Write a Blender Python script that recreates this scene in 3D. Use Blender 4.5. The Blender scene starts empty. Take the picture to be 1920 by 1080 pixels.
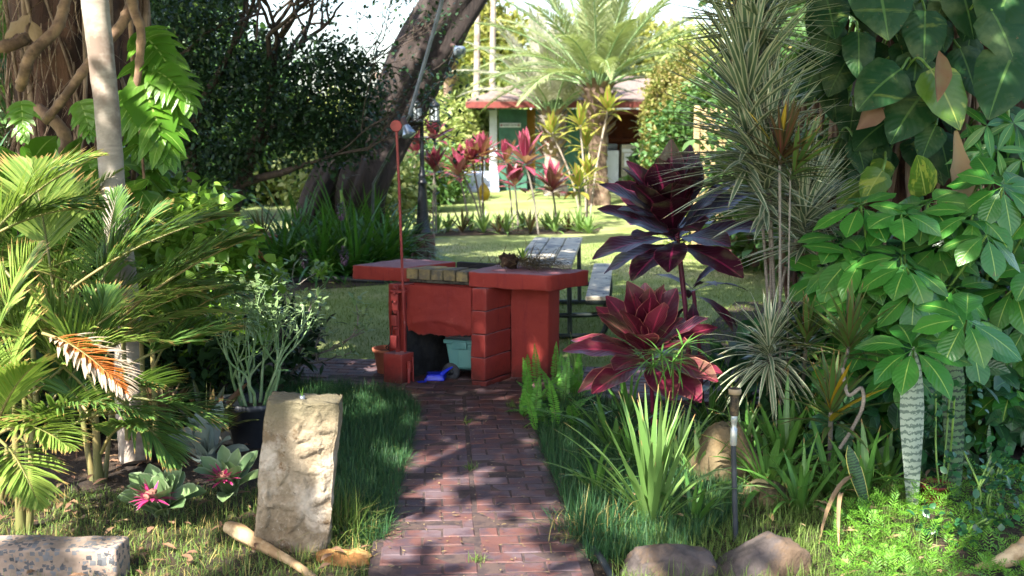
import bpy, bmesh, math, random
import numpy as np
from mathutils import Vector, noise
R = math.radians
sc = bpy.context.scene
# ------------------------------------------------------------------ camera
CH, F, PITCH = 2.1, 2200.0, R(8.15)
cd = bpy.data.cameras.new('camera'); cam = bpy.data.objects.new('camera', cd)
sc.collection.objects.link(cam); sc.camera = cam
cam.location = (0, 0, CH); cam.rotation_euler = (R(90) - PITCH, 0, 0)
cd.sensor_width = 36; cd.lens = 36 * F / 1920; cd.clip_end = 500; cd.clip_start = 0.1
cd.dof.use_dof = True; cd.dof.focus_distance = 7.0; cd.dof.aperture_fstop = 3.0
# ------------------------------------------------------------------ light
S = Vector((-0.42, -0.66, 0.84)).normalized()          # towards the sun
EL = math.asin(S.z); ROT = math.atan2(S.x, S.y)
w = bpy.data.worlds.new('World'); sc.world = w; w.use_nodes = True
nt = w.node_tree; bg = nt.nodes['Background']
sk = nt.nodes.new('ShaderNodeTexSky'); sk.sky_type = 'NISHITA'; sk.sun_disc = False
sk.sun_elevation = EL; sk.sun_rotation = ROT; sk.dust_density = 2.5; sk.air_density = 1.0
nt.links.new(sk.outputs[0], bg.inputs[0]); bg.inputs[1].default_value = 0.15
sl = bpy.data.lights.new('sun', 'SUN'); sl.energy = 5.0; sl.angle = R(0.55); sl.color = (1, .95, .85)
so = bpy.data.objects.new('sun', sl); sc.collection.objects.link(so)
so.rotation_euler = S.to_track_quat('Z', 'Y').to_euler(); so.location = (-5, -8, 12)
sc.view_settings.view_transform = 'Standard'; sc.view_settings.look = 'None'
sc.view_settings.exposure = 2.0; sc.view_settings.gamma = 1
sc.cycles.max_bounces = 6; sc.cycles.diffuse_bounces = 3; sc.cycles.glossy_bounces = 2
sc.cycles.transmission_bounces = 4; sc.cycles.transparent_max_bounces = 8
sc.cycles.use_denoising = True
sc.cycles.sample_clamp_indirect = 4

# ------------------------------------------------------------------ measuring helpers
CP, SP = math.cos(PITCH), math.sin(PITCH)
def ray(px, py):
    x = (px - 960) / F; y = -(py - 540) / F
    return Vector((x, CP + y * SP, -SP + y * CP))
def G(px, py, z=0.0):                                   # where a pixel meets the height z
    d = ray(px, py); t = (z - CH) / d.z
    return Vector((d.x * t, d.y * t, z))
def D(px, py, Y):                                       # where a pixel meets the depth Y
    d = ray(px, py); t = Y / d.y
    return Vector((d.x * t, Y, CH + d.z * t))
def npa(*v): return np.array(v, float)

# ------------------------------------------------------------------ mesh gathering
class MB:
    def __init__(s): s.V = []; s.Q = []; s.T = []; s.U = []; s.n = 0
    def add(s, V, Fc, U=None):
        V = np.asarray(V, float).reshape(-1, 3); Fc = np.asarray(Fc, int)
        if len(V) == 0 or len(Fc) == 0: return s
        s.V.append(V); s.U.append(np.zeros((len(V), 2)) if U is None else np.asarray(U, float))
        (s.Q if Fc.shape[1] == 4 else s.T).append(Fc + s.n); s.n += len(V); return s
    def build(s, name, mat, parent=None, origin=None, smooth=True):
        V = np.concatenate(s.V); U = np.concatenate(s.U)
        root = parent
        while root is not None and root.parent is not None: root = root.parent
        if parent is not None: o3 = np.array(root.location)
        else: o3 = np.array(origin if origin is not None else (0, 0, 0), float)
        V = V - o3
        idx = []; tot = []
        for A in s.Q: idx.append(A.ravel()); tot.append(np.full(len(A), 4))
        for A in s.T: idx.append(A.ravel()); tot.append(np.full(len(A), 3))
        idx = np.concatenate(idx); tot = np.concatenate(tot)
        me = bpy.data.meshes.new(name)
        me.vertices.add(len(V)); me.vertices.foreach_set('co', V.ravel())
        me.loops.add(len(idx)); me.loops.foreach_set('vertex_index', idx)
        me.polygons.add(len(tot)); me.polygons.foreach_set('loop_start', np.concatenate([[0], np.cumsum(tot)[:-1]]))
        me.polygons.foreach_set('loop_total', tot)
        me.polygons.foreach_set('use_smooth', np.full(len(tot), smooth))
        me.update(calc_edges=True)
        uv = me.uv_layers.new(name='UVMap'); uv.data.foreach_set('uv', U[idx].ravel())
        if mat is not None: me.materials.append(mat)
        o = bpy.data.objects.new(name, me); sc.collection.objects.link(o)
        if parent is not None: o.parent = parent
        else: o.location = o3
        return o
def thing(name, label, cat, loc=(0, 0, 0), group=None):
    o = bpy.data.objects.new(name, None); sc.collection.objects.link(o)
    o.location = loc; o.empty_display_size = .1; o['label'] = label; o['category'] = cat
    if group: o['group'] = group
    return o
def tag(o, label, cat, group=None):
    o['label'] = label; o['category'] = cat
    if group: o['group'] = group
    return o
def struct(o): o['kind'] = 'structure'; return o
def stuff(o, label=None, cat=None):
    o['kind'] = 'stuff'
    if label: o['label'] = label; o['category'] = cat
    return o

# ------------------------------------------------------------------ shapes
def unit(A): return A / np.maximum(np.linalg.norm(A, axis=-1, keepdims=True), 1e-9)
PR = dict(
 blade=[.55, .9, 1, .95, .75, .4, .04], grass=[1, .9, .65, .05],
 leaf=[.05, .62, .95, 1, .82, .45, .03], ov=[.06, .75, 1, .8, .03], heart=[.35, .95, 1, .93, .78, .52, .24, .02],
 obov=[.08, .42, .72, .92, 1.02, 1, .82, .42, .05], ti=[.12, .2, .46, .74, .93, 1.03, 1.03, .86, .52, .08], tri=[.1, 1, .03], lanc=[.2, 1, .8, .04],
 snake=[.42, .58, .72, .86, .98, 1, .93, .7, .08], strap=[1, 1, .95, .85, .7, .45, .05])
def ribbons(rng, base, dirs, L, W, prof='blade', droop=0., up=None, fold=.15, wave=0., wfreq=3., roll=0., na=1, cup=0., curl=0.):
    p = np.array(PR[prof] if isinstance(prof, str) else prof); K = len(p) - 1
    base = np.asarray(base, float).reshape(-1, 3); N = len(base)
    d = unit(np.broadcast_to(np.asarray(dirs, float), (N, 3)).copy())
    L = np.broadcast_to(L, (N,)); W = np.broadcast_to(W, (N,)); droop = np.broadcast_to(droop, (N,))
    u = np.broadcast_to(npa(0, 0, 1) if up is None else np.asarray(up, float), (N, 3))
    s = np.cross(d, u); bad = np.linalg.norm(s, axis=1) < .08
    s[bad] = np.cross(d[bad], npa(.3, .9, .1)); s = unit(s)
    if np.any(roll):
        r = np.broadcast_to(roll, (N,))[:, None]; s = s * np.cos(r) + np.cross(d, s) * np.sin(r)
    c = base.copy(); m = 2 * na + 1; xs = np.linspace(-1, 1, m)
    ph = rng.random(N) * 6.28; V = np.zeros((N, K + 1, m, 3)); U = np.zeros((N, K + 1, m, 2))
    cv = (rng.random(N) - .5) * curl
    for k in range(K + 1):
        n = np.cross(s, d)
        wv = wave * np.sin(ph + k / K * wfreq * 6.28)
        for j, x in enumerate(xs):
            off = (fold * abs(x) - cup * x * x)
            V[:, k, j] = c + s * (W * .5 * p[k] * x)[:, None] + n * (W * .5 * p[k] * (off + (wv * abs(x) * (1 if x > 0 else -1))))[:, None]
            U[:, k, j, 0] = .5 + .5 * x; U[:, k, j, 1] = k / K
        c = c + d * (L / K)[:, None]
        d = d + npa(0, 0, -1) * (droop / K)[:, None] + s * (cv / K)[:, None]; d = unit(d)
        s = unit(s - d * np.sum(s * d, 1, keepdims=True))
    i0 = (np.arange(N) * (K + 1) * m)[:, None, None]; kk = np.arange(K)[None, :, None]; jj = np.arange(m - 1)[None, None, :]
    a = i0 + kk * m + jj
    return V.reshape(-1, 3), np.stack([a, a + 1, a + m + 1, a + m], -1).reshape(-1, 4), U.reshape(-1, 2)
def smooth_path(pts, n=6):
    P = [npa(*p) for p in pts]; P = [2 * P[0] - P[1]] + P + [2 * P[-1] - P[-2]]; out = []
    for i in range(1, len(P) - 2):
        for j in range(n):
            t = j / n; a, b, c, d = P[i - 1], P[i], P[i + 1], P[i + 2]
            out.append(.5 * ((2 * b) + (-a + c) * t + (2 * a - 5 * b + 4 * c - d) * t * t + (-a + 3 * b - 3 * c + d) * t ** 3))
    out.append(P[-2]); return np.array(out)
def tube(mb, pts, rad, ns=8, cap=True, disp=None):
    P = np.asarray(pts, float); n = len(P); rad = np.interp(np.linspace(0, 1, n), np.linspace(0, 1, len(rad)), rad) if np.ndim(rad) else np.full(n, rad)
    T = unit(np.gradient(P, axis=0)); a = npa(0, 0, 1) if abs(T[0][2]) < .9 else npa(1, 0, 0)
    s = unit(np.cross(T[0], a)); V = []; U = []; ln = 0
    for i in range(n):
        s = unit(s - T[i] * np.dot(s, T[i])); b = np.cross(T[i], s)
        if i: ln += np.linalg.norm(P[i] - P[i - 1])
        for j in range(ns):
            t = 6.28318 * j / ns; r = rad[i]
            if disp: r = r * disp(t, ln, i / max(n - 1, 1))
            V.append(P[i] + (s * math.cos(t) + b * math.sin(t)) * r); U.append((j / ns, ln))
    Fc = [(i * ns + j, i * ns + (j + 1) % ns, (i + 1) * ns + (j + 1) % ns, (i + 1) * ns + j) for i in range(n - 1) for j in range(ns)]
    mb.add(V, Fc, U)
    if cap:
        for e in (0, n - 1):
            ring = np.array(V[e * ns:(e + 1) * ns]); Vc = np.vstack([ring, ring.mean(0)])
            mb.add(Vc, [(j, (j + 1) % ns, ns) if e else ((j + 1) % ns, j, ns) for j in range(ns)], np.tile([.5, ln], (ns + 1, 1)))
    return mb
def lathe(mb, c, prof, ns=20, axis=(0, 0, 1)):
    q = Vector((0, 0, 1)).rotation_difference(Vector(axis)); V = []
    for (r, z) in prof:
        for j in range(ns):
            t = 6.28318 * j / ns; v = q @ Vector((r * math.cos(t), r * math.sin(t), z)); V.append((c[0] + v.x, c[1] + v.y, c[2] + v.z))
    n = len(prof)
    Fc = [(i * ns + j, i * ns + (j + 1) % ns, (i + 1) * ns + (j + 1) % ns, (i + 1) * ns + j) for i in range(n - 1) for j in range(ns)]
    mb.add(V, Fc, [(j / ns, i / n) for i in range(n) for j in range(ns)]); return mb
def frombm(mb, bm):
    bm.verts.index_update(); V = [v.co[:] for v in bm.verts]
    q = [[v.index for v in f.verts] for f in bm.faces if len(f.verts) == 4]
    bmesh.ops.triangulate(bm, faces=[f for f in bm.faces if len(f.verts) > 4])
    t = [[v.index for v in f.verts] for f in bm.faces if len(f.verts) == 3]
    n0 = mb.n
    if q: mb.add(V, q)
    if t:
        if q: mb.T.append(np.array(t, int) + n0)
        else: mb.add(V, t)
    bm.free(); return mb
def prism(mb, poly, z0, z1, bevel=.006, seg=.0, amp=0., ns=3., seed=0, top=None):
    """upright prism on a polygon; top = other polygon for the upper face"""
    bm = bmesh.new(); n = len(poly); top = top or poly
    a = [bm.verts.new((p[0], p[1], z0 if len(p) < 3 else p[2])) for p in poly]; b = [bm.verts.new((p[0], p[1], z1 if len(p) < 3 else p[2])) for p in top]
    bm.faces.new(a[::-1]); bm.faces.new(b)
    for i in range(n): bm.faces.new((a[i], a[(i + 1) % n], b[(i + 1) % n], b[i]))
    bmesh.ops.recalc_face_normals(bm, faces=bm.faces[:])
    if bevel: bmesh.ops.bevel(bm, geom=bm.edges[:], offset=bevel, segments=2, affect='EDGES', profile=.6)
    if seg:
        for _ in range(7):
            es = [e for e in bm.edges if e.calc_length() > seg]
            if not es: break
            bmesh.ops.subdivide_edges(bm, edges=es, cuts=1, use_grid_fill=True)
    if amp:
        bm.normal_update(); mv = []
        for v in bm.verts:
            d = noise.fractal(v.co * ns + Vector((seed * 7.3, seed * 3.1, seed)), 1, 2, 4)
            mv.append(v.co + v.normal * d * amp)
        for v, c in zip(bm.verts, mv): v.co = c
    return frombm(mb, bm)
def box(mb, c, sz, rz=0, bevel=.005, amp=0, seg=0, seed=0, ns=3.):
    x, y, z = sz[0] / 2, sz[1] / 2, sz[2] / 2; cr, sr = math.cos(rz), math.sin(rz)
    poly = [(c[0] + a * cr - b * sr, c[1] + a * sr + b * cr) for a, b in ((-x, -y), (x, -y), (x, y), (-x, y))]
    return prism(mb, poly, c[2] - z, c[2] + z, bevel, seg, amp, ns, seed)
def rock(mb, c, r, seed, sub=4, flat=.0, amp=.35, freq=1.2, rz=0, facet=0):
    bm = bmesh.new(); bmesh.ops.create_icosphere(bm, subdivisions=sub, radius=1)
    rnd = random.Random(seed); cuts = [(Vector((rnd.gauss(0, 1), rnd.gauss(0, 1), rnd.gauss(0, .8))).normalized(), rnd.uniform(.62, .85)) for _ in range(facet)]
    for v in bm.verts:
        n = v.co.normalized(); d = 1 + amp * noise.fractal(n * freq + Vector((seed * 5.7, seed, 3)), 1, 2, 4) + .04 * noise.fractal(n * 7 + Vector((seed, 0, 0)), 1, 2, 3)
        p = n * d
        for cn, cl in cuts:
            h = p.dot(cn)
            if h > cl: p = p - cn * (h - cl) * .85
        x, y = p.x * r[0], p.y * r[1]; v.co = (c[0] + x * math.cos(rz) - y * math.sin(rz), c[1] + x * math.sin(rz) + y * math.cos(rz), c[2] + p.z * r[2])
    return frombm(mb, bm)

# ------------------------------------------------------------------ materials
def hexc(h):
    h = h.lstrip('#'); v = [int(h[i:i + 2], 16) / 255 for i in (0, 2, 4)]
    return tuple(x / 12.92 if x < .04045 else ((x + .055) / 1.055) ** 2.4 for x in v) + (1,)
class NT:
    def __init__(s, name):
        s.m = bpy.data.materials.new(name); s.m.use_nodes = True; s.t = s.m.node_tree; s.n = s.t.nodes; s.l = s.t.links
        s.b = s.n['Principled BSDF']; s.out = s.n['Material Output']
    def node(s, t, ins=None, **kw):
        n = s.n.new(t)
        for k, v in kw.items(): setattr(n, k, v)
        for k, v in (ins or {}).items(): s.put(n.inputs[k], v)
        return n
    def put(s, sock, v):
        if hasattr(v, 'is_output') or isinstance(v, bpy.types.NodeSocket): s.l.new(v, sock)
        else: sock.default_value = v
    def math(s, op, a, b=0., c=0.):
        n = s.node('ShaderNodeMath', operation=op); s.put(n.inputs[0], a); s.put(n.inputs[1], b); s.put(n.inputs[2], c); return n.outputs[0]
    def mix(s, f, a, b, mode='MIX'):
        n = s.node('ShaderNodeMix', data_type='RGBA', blend_type=mode); s.put(n.inputs[0], f); s.put(n.inputs[6], a); s.put(n.inputs[7], b); return n.outputs[2]
    def noise(s, scale, detail=4, rough=.6, co=None, dist=0.):
        n = s.node('ShaderNodeTexNoise', {'Scale': scale, 'Detail': detail, 'Roughness': rough, 'Distortion': dist})
        s.l.new(co if co is not None else s.pos(), n.inputs['Vector']); return n.outputs['Fac']
    def pos(s):
        if not hasattr(s, '_p'): s._p = s.node('ShaderNodeNewGeometry')
        return s._p.outputs['Position']
    def rpi(s): s.pos(); return s._p.outputs['Random Per Island']
    def step(s, v, a, b):
        n = s.node('ShaderNodeMapRange', {'Value': v, 'From Min': a, 'From Max': b}); n.clamp = True; return n.outputs[0]
    def uv(s):
        t = s.node('ShaderNodeTexCoord'); x = s.node('ShaderNodeSeparateXYZ', {0: t.outputs['UV']}); return x.outputs[0], x.outputs[1], t.outputs['UV']
    def bump(s, h, st=.3, dist=.01):
        n = s.node('ShaderNodeBump', {'Strength': st, 'Distance': dist, 'Height': h}); s.l.new(n.outputs[0], s.b.inputs['Normal'])
MATS = {}
def solid(name, c1, c2=None, scale=6., rough=.7, bump=.0, bscale=60., bdist=.004, metal=0., c3=None, s3=2., th=(.45, .6), isl=0., sp=.5, th3=(.5, .62)):
    if name in MATS: return MATS[name]
    t = NT(name); c1 = hexc(c1); col = c1
    if c2: col = t.mix(t.step(t.noise(scale), th[0], th[1]), c1, hexc(c2))
    if c3: col = t.mix(t.step(t.noise(s3, 6, .7), th3[0], th3[1]), col, hexc(c3))
    if isl: col = t.mix(1., col, t.node('ShaderNodeCombineColor', {0: t.math('MULTIPLY_ADD', t.rpi(), isl, 1 - isl / 2), 1: t.math('MULTIPLY_ADD', t.rpi(), isl, 1 - isl / 2), 2: t.math('MULTIPLY_ADD', t.rpi(), isl, 1 - isl / 2)}).outputs[0], 'MULTIPLY')
    t.put(t.b.inputs['Base Color'], col); t.b.inputs['Roughness'].default_value = rough; t.b.inputs['Metallic'].default_value = metal
    t.b.inputs['Specular IOR Level'].default_value = sp
    if bump: t.bump(t.noise(bscale, 6, .65), bump, bdist)
    MATS[name] = t.m; return t.m
def leafm(name, c1, c2, rib=None, ribw=.05, edge=None, edgew=.3, rough=.42, trans=.25, mottle=None, mscale=8., mth=(.55, .62), tip=None, tipat=.9, bands=None, veins=0., sp=.4, edgeline=None):
    """leaf surface: c1..c2 differ leaf by leaf, midrib, pale margins, blotches, dry tips, side veins"""
    if name in MATS: return MATS[name]
    t = NT(name); u, v, uvv = t.uv(); r = t.rpi()
    col = t.mix(r, hexc(c1), hexc(c2))
    col = t.mix(t.math('MULTIPLY', t.noise(3., 3), .35), col, t.mix(.5, col, (0, 0, 0, 1)))
    au = t.math('ABSOLUTE', t.math('SUBTRACT', u, .5))
    if bands:
        w_ = t.math('ADD', t.math('MULTIPLY', v, 150.), t.math('MULTIPLY', t.noise(45., 3, .7), 11.)); w_ = t.math('SINE', w_)
        col = t.mix(t.step(w_, .15, .55), col, hexc(bands))
    if mottle:
        mp = t.node('ShaderNodeMapping', {'Vector': uvv}); mp.inputs['Scale'].default_value = (1., .28, 1)
        no = t.noise(mscale, 5, .6, t.node('ShaderNodeVectorMath', {0: t.pos(), 1: t.node('ShaderNodeVectorMath', {0: uvv, 1: (.4, .0, 0)}, operation='MULTIPLY').outputs[0]}, operation='ADD').outputs[0])
        col = t.mix(t.step(no, mth[0], mth[1]), col, hexc(mottle))
    if edge: col = t.mix(t.step(au, edgew - .02, edgew + .03), col, hexc(edge))
    if edgeline: col = t.mix(t.step(au, .465, .48), col, hexc(edgeline))
    if rib: col = t.mix(t.math('SUBTRACT', 1., t.step(au, ribw * .5, ribw)), col, hexc(rib))
    if veins: col = t.mix(t.math('MULTIPLY', t.step(t.noise(22., 5, .75), .64, .70), .8), col, hexc('#6b5530')); col = t.mix(t.math('MULTIPLY', t.step(t.noise(4., 4), .5, .7), .35), col, hexc('#7d8a5c'))
    if tip: col = t.mix(t.step(t.math('ADD', v, t.math('MULTIPLY', t.noise(9.), .12)), tipat + .04, tipat + .1), col, hexc(tip))
    t.put(t.b.inputs['Base Color'], col); t.b.inputs['Roughness'].default_value = rough; t.b.inputs['Specular IOR Level'].default_value = sp
    if veins:
        h = t.math('SINE', t.math('ADD', t.math('MULTIPLY', v, veins), t.math('MULTIPLY', au, -veins * .5)))
        t.bump(t.math('ADD', h, t.math('MULTIPLY', t.step(au, 0, .06), 1.5)), .13, .005)
    if trans:
        tr = t.node('ShaderNodeBsdfTranslucent'); t.put(tr.inputs[0], t.mix(.35, col, (.35, .5, .05, 1)) if trans > .2 else col)
        mx = t.node('ShaderNodeMixShader', {0: trans}); t.l.new(t.b.outputs[0], mx.inputs[1]); t.l.new(tr.outputs[0], mx.inputs[2]); t.l.new(mx.outputs[0], t.out.inputs[0])
    MATS[name] = t.m; return t.m
def barkm(name, c1, c2, c3=None, scale=14., stretch=(1, 1, .15), rough=.9, bump=.8, dist=.03):
    if name in MATS: return MATS[name]
    t = NT(name); mp = t.node('ShaderNodeMapping', {'Vector': t.pos()}); mp.inputs['Scale'].default_value = stretch
    n = t.noise(scale, 7, .65, mp.outputs[0], .4); col = t.mix(t.step(n, .38, .62), hexc(c1), hexc(c2))
    if c3: col = t.mix(t.step(t.noise(1.8, 5, .7), .52, .62), col, hexc(c3))
    t.put(t.b.inputs['Base Color'], col); t.b.inputs['Roughness'].default_value = rough; t.bump(n, bump, dist); MATS[name] = t.m; return t.m

# ------------------------------------------------------------------ plant helpers
def sph(rng, n, el0=-90, el1=90):
    az = rng.random(n) * 2 * np.pi; s = np.sin(np.radians(el0)) + rng.random(n) * (np.sin(np.radians(el1)) - np.sin(np.radians(el0))); c = np.sqrt(1 - s * s)
    return np.stack([c * np.cos(az), c * np.sin(az), s], 1)
def rosette(mb, rng, c, n, L, W, el=(10, 85), droop=.8, prof='ti', rise=.0, axis=None, r0=.02, **kw):
    """leaves spiralling from a stem tip; lowest leaves hang most"""
    i = np.arange(n) / max(n - 1, 1); az = np.arange(n) * 2.39996 + rng.random() * 6.28 + rng.normal(0, .15, n)
    e = np.radians(el[0] + (el[1] - el[0]) * i + rng.normal(0, 6, n))
    d = np.stack([np.cos(e) * np.cos(az), np.cos(e) * np.sin(az), np.sin(e)], 1)
    if axis is not None:
        q = Vector((0, 0, 1)).rotation_difference(Vector(axis)).to_matrix(); d = d @ np.array(q).T; ax = unit(npa(*axis))
    else: ax = npa(0, 0, 1)
    base = npa(*c) + ax * (rise * i)[:, None] + d * r0 * (1 - i)[:, None]
    ll = L * (.75 + .3 * np.sin(np.pi * (.25 + .6 * i))) * rng.uniform(.85, 1.1, n)
    mb.add(*ribbons(rng, base, d, ll, W * rng.uniform(.85, 1.1, n), prof, droop * (1.1 - .6 * i) * rng.uniform(.7, 1.3, n), up=ax, **kw)); return mb
def frond(mbl, mbr, rng, p0, d0, L, droop=1., n=30, ll=.35, lw=.02, ang=50, vee=20, r=.01, prof='lanc', ldroop=.5, start=.15, shape=None, side=None, both=True, jit=4, endang=None):
    K = 16; d = unit(npa(*d0)); p = npa(*p0); P = [p.copy()]; T = [d.copy()]
    for k in range(K):
        p = p + d * L / K; d = unit(d + npa(0, 0, -1) * droop / K); P.append(p.copy()); T.append(d.copy())
    P = np.array(P); T = np.array(T)
    if mbr is not None: tube(mbr, P, [r, r * .7, r * .2], 5, cap=False)
    t = np.linspace(start, .99, n) * K; i0 = np.minimum(t.astype(int), K - 1); f = (t - i0)[:, None]
    b = P[i0] * (1 - f) + P[i0 + 1] * f; tt = unit(T[i0] * (1 - f) + T[i0 + 1] * f)
    s = np.cross(tt, npa(0, 0, 1)) if side is None else np.broadcast_to(npa(*side), tt.shape); s = unit(s - tt * np.sum(s * tt, 1, keepdims=True)); u = np.cross(s, tt)
    v = t / K; shp = np.clip(np.sin(np.pi * np.clip(v * .86 + .12, 0, 1)), .12, 1) if shape is None else np.interp(v, np.linspace(0, 1, len(shape)), shape)
    for sg in ((-1, 1) if both else (1,)):
        a = np.radians(np.interp(v, [0, 1], [ang + 12, (endang or ang * .45)]) + rng.normal(0, jit, n)); ve = np.radians(vee + rng.normal(0, jit * 1.5, n))
        dd = tt * np.cos(a)[:, None] + (s * sg * np.cos(ve)[:, None] + u * np.sin(ve)[:, None]) * np.sin(a)[:, None]
        mbl.add(*ribbons(rng, b, dd, ll * shp * rng.uniform(.88, 1.08, n), lw, prof, ldroop * rng.uniform(.5, 1.4, n), up=u + s * sg * .3, fold=.25))
    return P
def blobs_pts(rng, blobs, n, shell=.55):
    """points in the outer part of ellipsoids ((x,y,z),(rx,ry,rz))"""
    vol = np.array([b[1][0] * b[1][1] * b[1][2] for b in blobs]) ** (2 / 3); k = rng.choice(len(blobs), n, p=vol / vol.sum())
    d = sph(rng, n); rr = shell + (1 - shell) * rng.random(n) ** .6; C = np.array([b[0] for b in blobs])[k]; Rr = np.array([b[1] for b in blobs])[k]
    return C + d * Rr * rr[:, None], d
def leafcloud(mb, rng, blobs, nclump, per, cl, L, W, prof='ov', droop=.6, shell=.55, up=.2, **kw):
    c, d = blobs_pts(rng, blobs, nclump, shell); c = np.repeat(c, per, 0); d = np.repeat(d, per, 0); n = len(c)
    b = c + rng.normal(0, cl, (n, 3)); dd = unit(d * .7 + rng.normal(0, .7, (n, 3)) + npa(0, 0, up))
    mb.add(*ribbons(rng, b, dd, L * rng.uniform(.6, 1.25, n), W * rng.uniform(.7, 1.2, n), prof, droop, up=unit(npa(0, 0, 1) + rng.normal(0, .5, (n, 3))), fold=.2, **kw)); return mb
def grassblades(mb, rng, xy, h, wd, lean=.5, droop=1.2, prof='grass', z=None):
    n = len(xy); b = np.column_stack([xy, np.zeros(n) if z is None else z]); az = rng.random(n) * 6.28; e = rng.random(n) * lean
    d = np.stack([np.cos(az) * np.sin(e), np.sin(az) * np.sin(e), np.cos(e)], 1)
    mb.add(*ribbons(rng, b, d, h * rng.uniform(.5, 1.25, n), wd * rng.uniform(.7, 1.3, n), prof, droop * rng.uniform(.4, 1.5, n), up=np.stack([-np.cos(az), -np.sin(az), np.full(n, .3)], 1), fold=.1)); return mb
def inpoly(rng, poly, n):
    P = np.array([(p[0], p[1]) for p in poly]); lo, hi = P.min(0), P.max(0); out = []
    while sum(map(len, out)) < n:
        q = lo + rng.random((n * 2, 2)) * (hi - lo); ins = np.zeros(len(q), bool); j = len(P) - 1
        for i in range(len(P)):
            c = ((P[i, 1] > q[:, 1]) != (P[j, 1] > q[:, 1])) & (q[:, 0] < (P[j, 0] - P[i, 0]) * (q[:, 1] - P[i, 1]) / (P[j, 1] - P[i, 1] + 1e-9) + P[i, 0]); ins ^= c; j = i
        out.append(q[ins])
    return np.concatenate(out)[:n]
def branchy(mb, rng, p, d, L, r, depth, tips, spread=.6, up=.15, ns=6, kids=3, shrink=.72):
    P = [npa(*p)]; dd = unit(npa(*d)); q = P[0]
    for k in range(4):
        q = q + dd * L / 4; dd = unit(dd + rng.normal(0, .16, 3) + npa(0, 0, up * .3)); P.append(q.copy())
    tube(mb, P, [r, r * .7], ns, cap=False)
    if depth == 0: tips.append((q, dd)); return
    for k in range(kids):
        branchy(mb, rng, P[-1] if k else P[3], unit(dd + rng.normal(0, spread, 3) + npa(0, 0, up)), L * shrink * rng.uniform(.8, 1.15), r * .66, depth - 1, tips, spread, up, ns, kids, shrink)
# ================================================================== SETTING
rng = np.random.default_rng(5)
def heightf(x, y): return .0
def sheet(name, x0, x1, y0, y1, z, mat, nx=2, ny=2):
    xs = np.linspace(x0, x1, nx); ys = np.linspace(y0, y1, ny); X, Y = np.meshgrid(xs, ys); V = np.stack([X.ravel(), Y.ravel(), np.full(X.size, z)], 1)
    Fc = [(j * nx + i, j * nx + i + 1, (j + 1) * nx + i + 1, (j + 1) * nx + i) for j in range(ny - 1) for i in range(nx - 1)]
    mb = MB(); mb.add(V, Fc); return struct(mb.build(name, mat))
def lawn_mat():
    t = NT('lawn_turf'); n1 = t.noise(1.1, 6, .65); n2 = t.noise(38., 4, .8); n3 = t.noise(.35, 3)
    c = t.mix(t.step(n1, .35, .65), hexc('#80934f'), hexc('#a0ab6c')); c = t.mix(t.step(n3, .48, .68), c, hexc('#b0b080'))
    c = t.mix(t.step(n2, .38, .66), t.mix(.45, c, hexc('#2c3a18')), c)
    t.put(t.b.inputs['Base Color'], c); t.b.inputs['Roughness'].default_value = .95; t.b.inputs['Specular IOR Level'].default_value = .15; t.bump(n2, .9, .03); return t.m
sheet('lawn', -60, 60, -25, 140, 0, lawn_mat())
soil = solid('garden_soil', '#3a2c20', '#22180f', 5., .95, .9, 30., .03, c3='#5d4a36', s3=3., th3=(.56, .66))
def bed(name, poly, z=.006, amp=.0):
    bm = bmesh.new(); vs = [bm.verts.new((p[0], p[1], z)) for p in poly]; bm.faces.new(vs); bmesh.ops.triangulate(bm, faces=bm.faces[:]); bmesh.ops.recalc_face_normals(bm, faces=bm.faces[:])
    mb = MB(); frombm(mb, bm); return struct(mb.build(name, soil))
bedL = [(-5.6, 2.5), (-.62, 2.5), (-.62, 8.5), (-.85, 9.05), (-1.9, 9.2), (-2.3, 10.6), (-3.0, 13), (-5.6, 13)]
bedR = [(.22, 2.5), (5.8, 2.5), (5.8, 13.5), (2.6, 13.5), (1.5, 10.4), (.62, 9.4), (.2, 8.6)]
bed('planting_bed', bedL); bed('planting_bed', bedR)
bed('planting_bed', [(-6, 14.6), (-2.6, 14.35), (-1.25, 15.2), (-1.2, 19), (-2.5, 22), (-9, 22)], .007)
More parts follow.
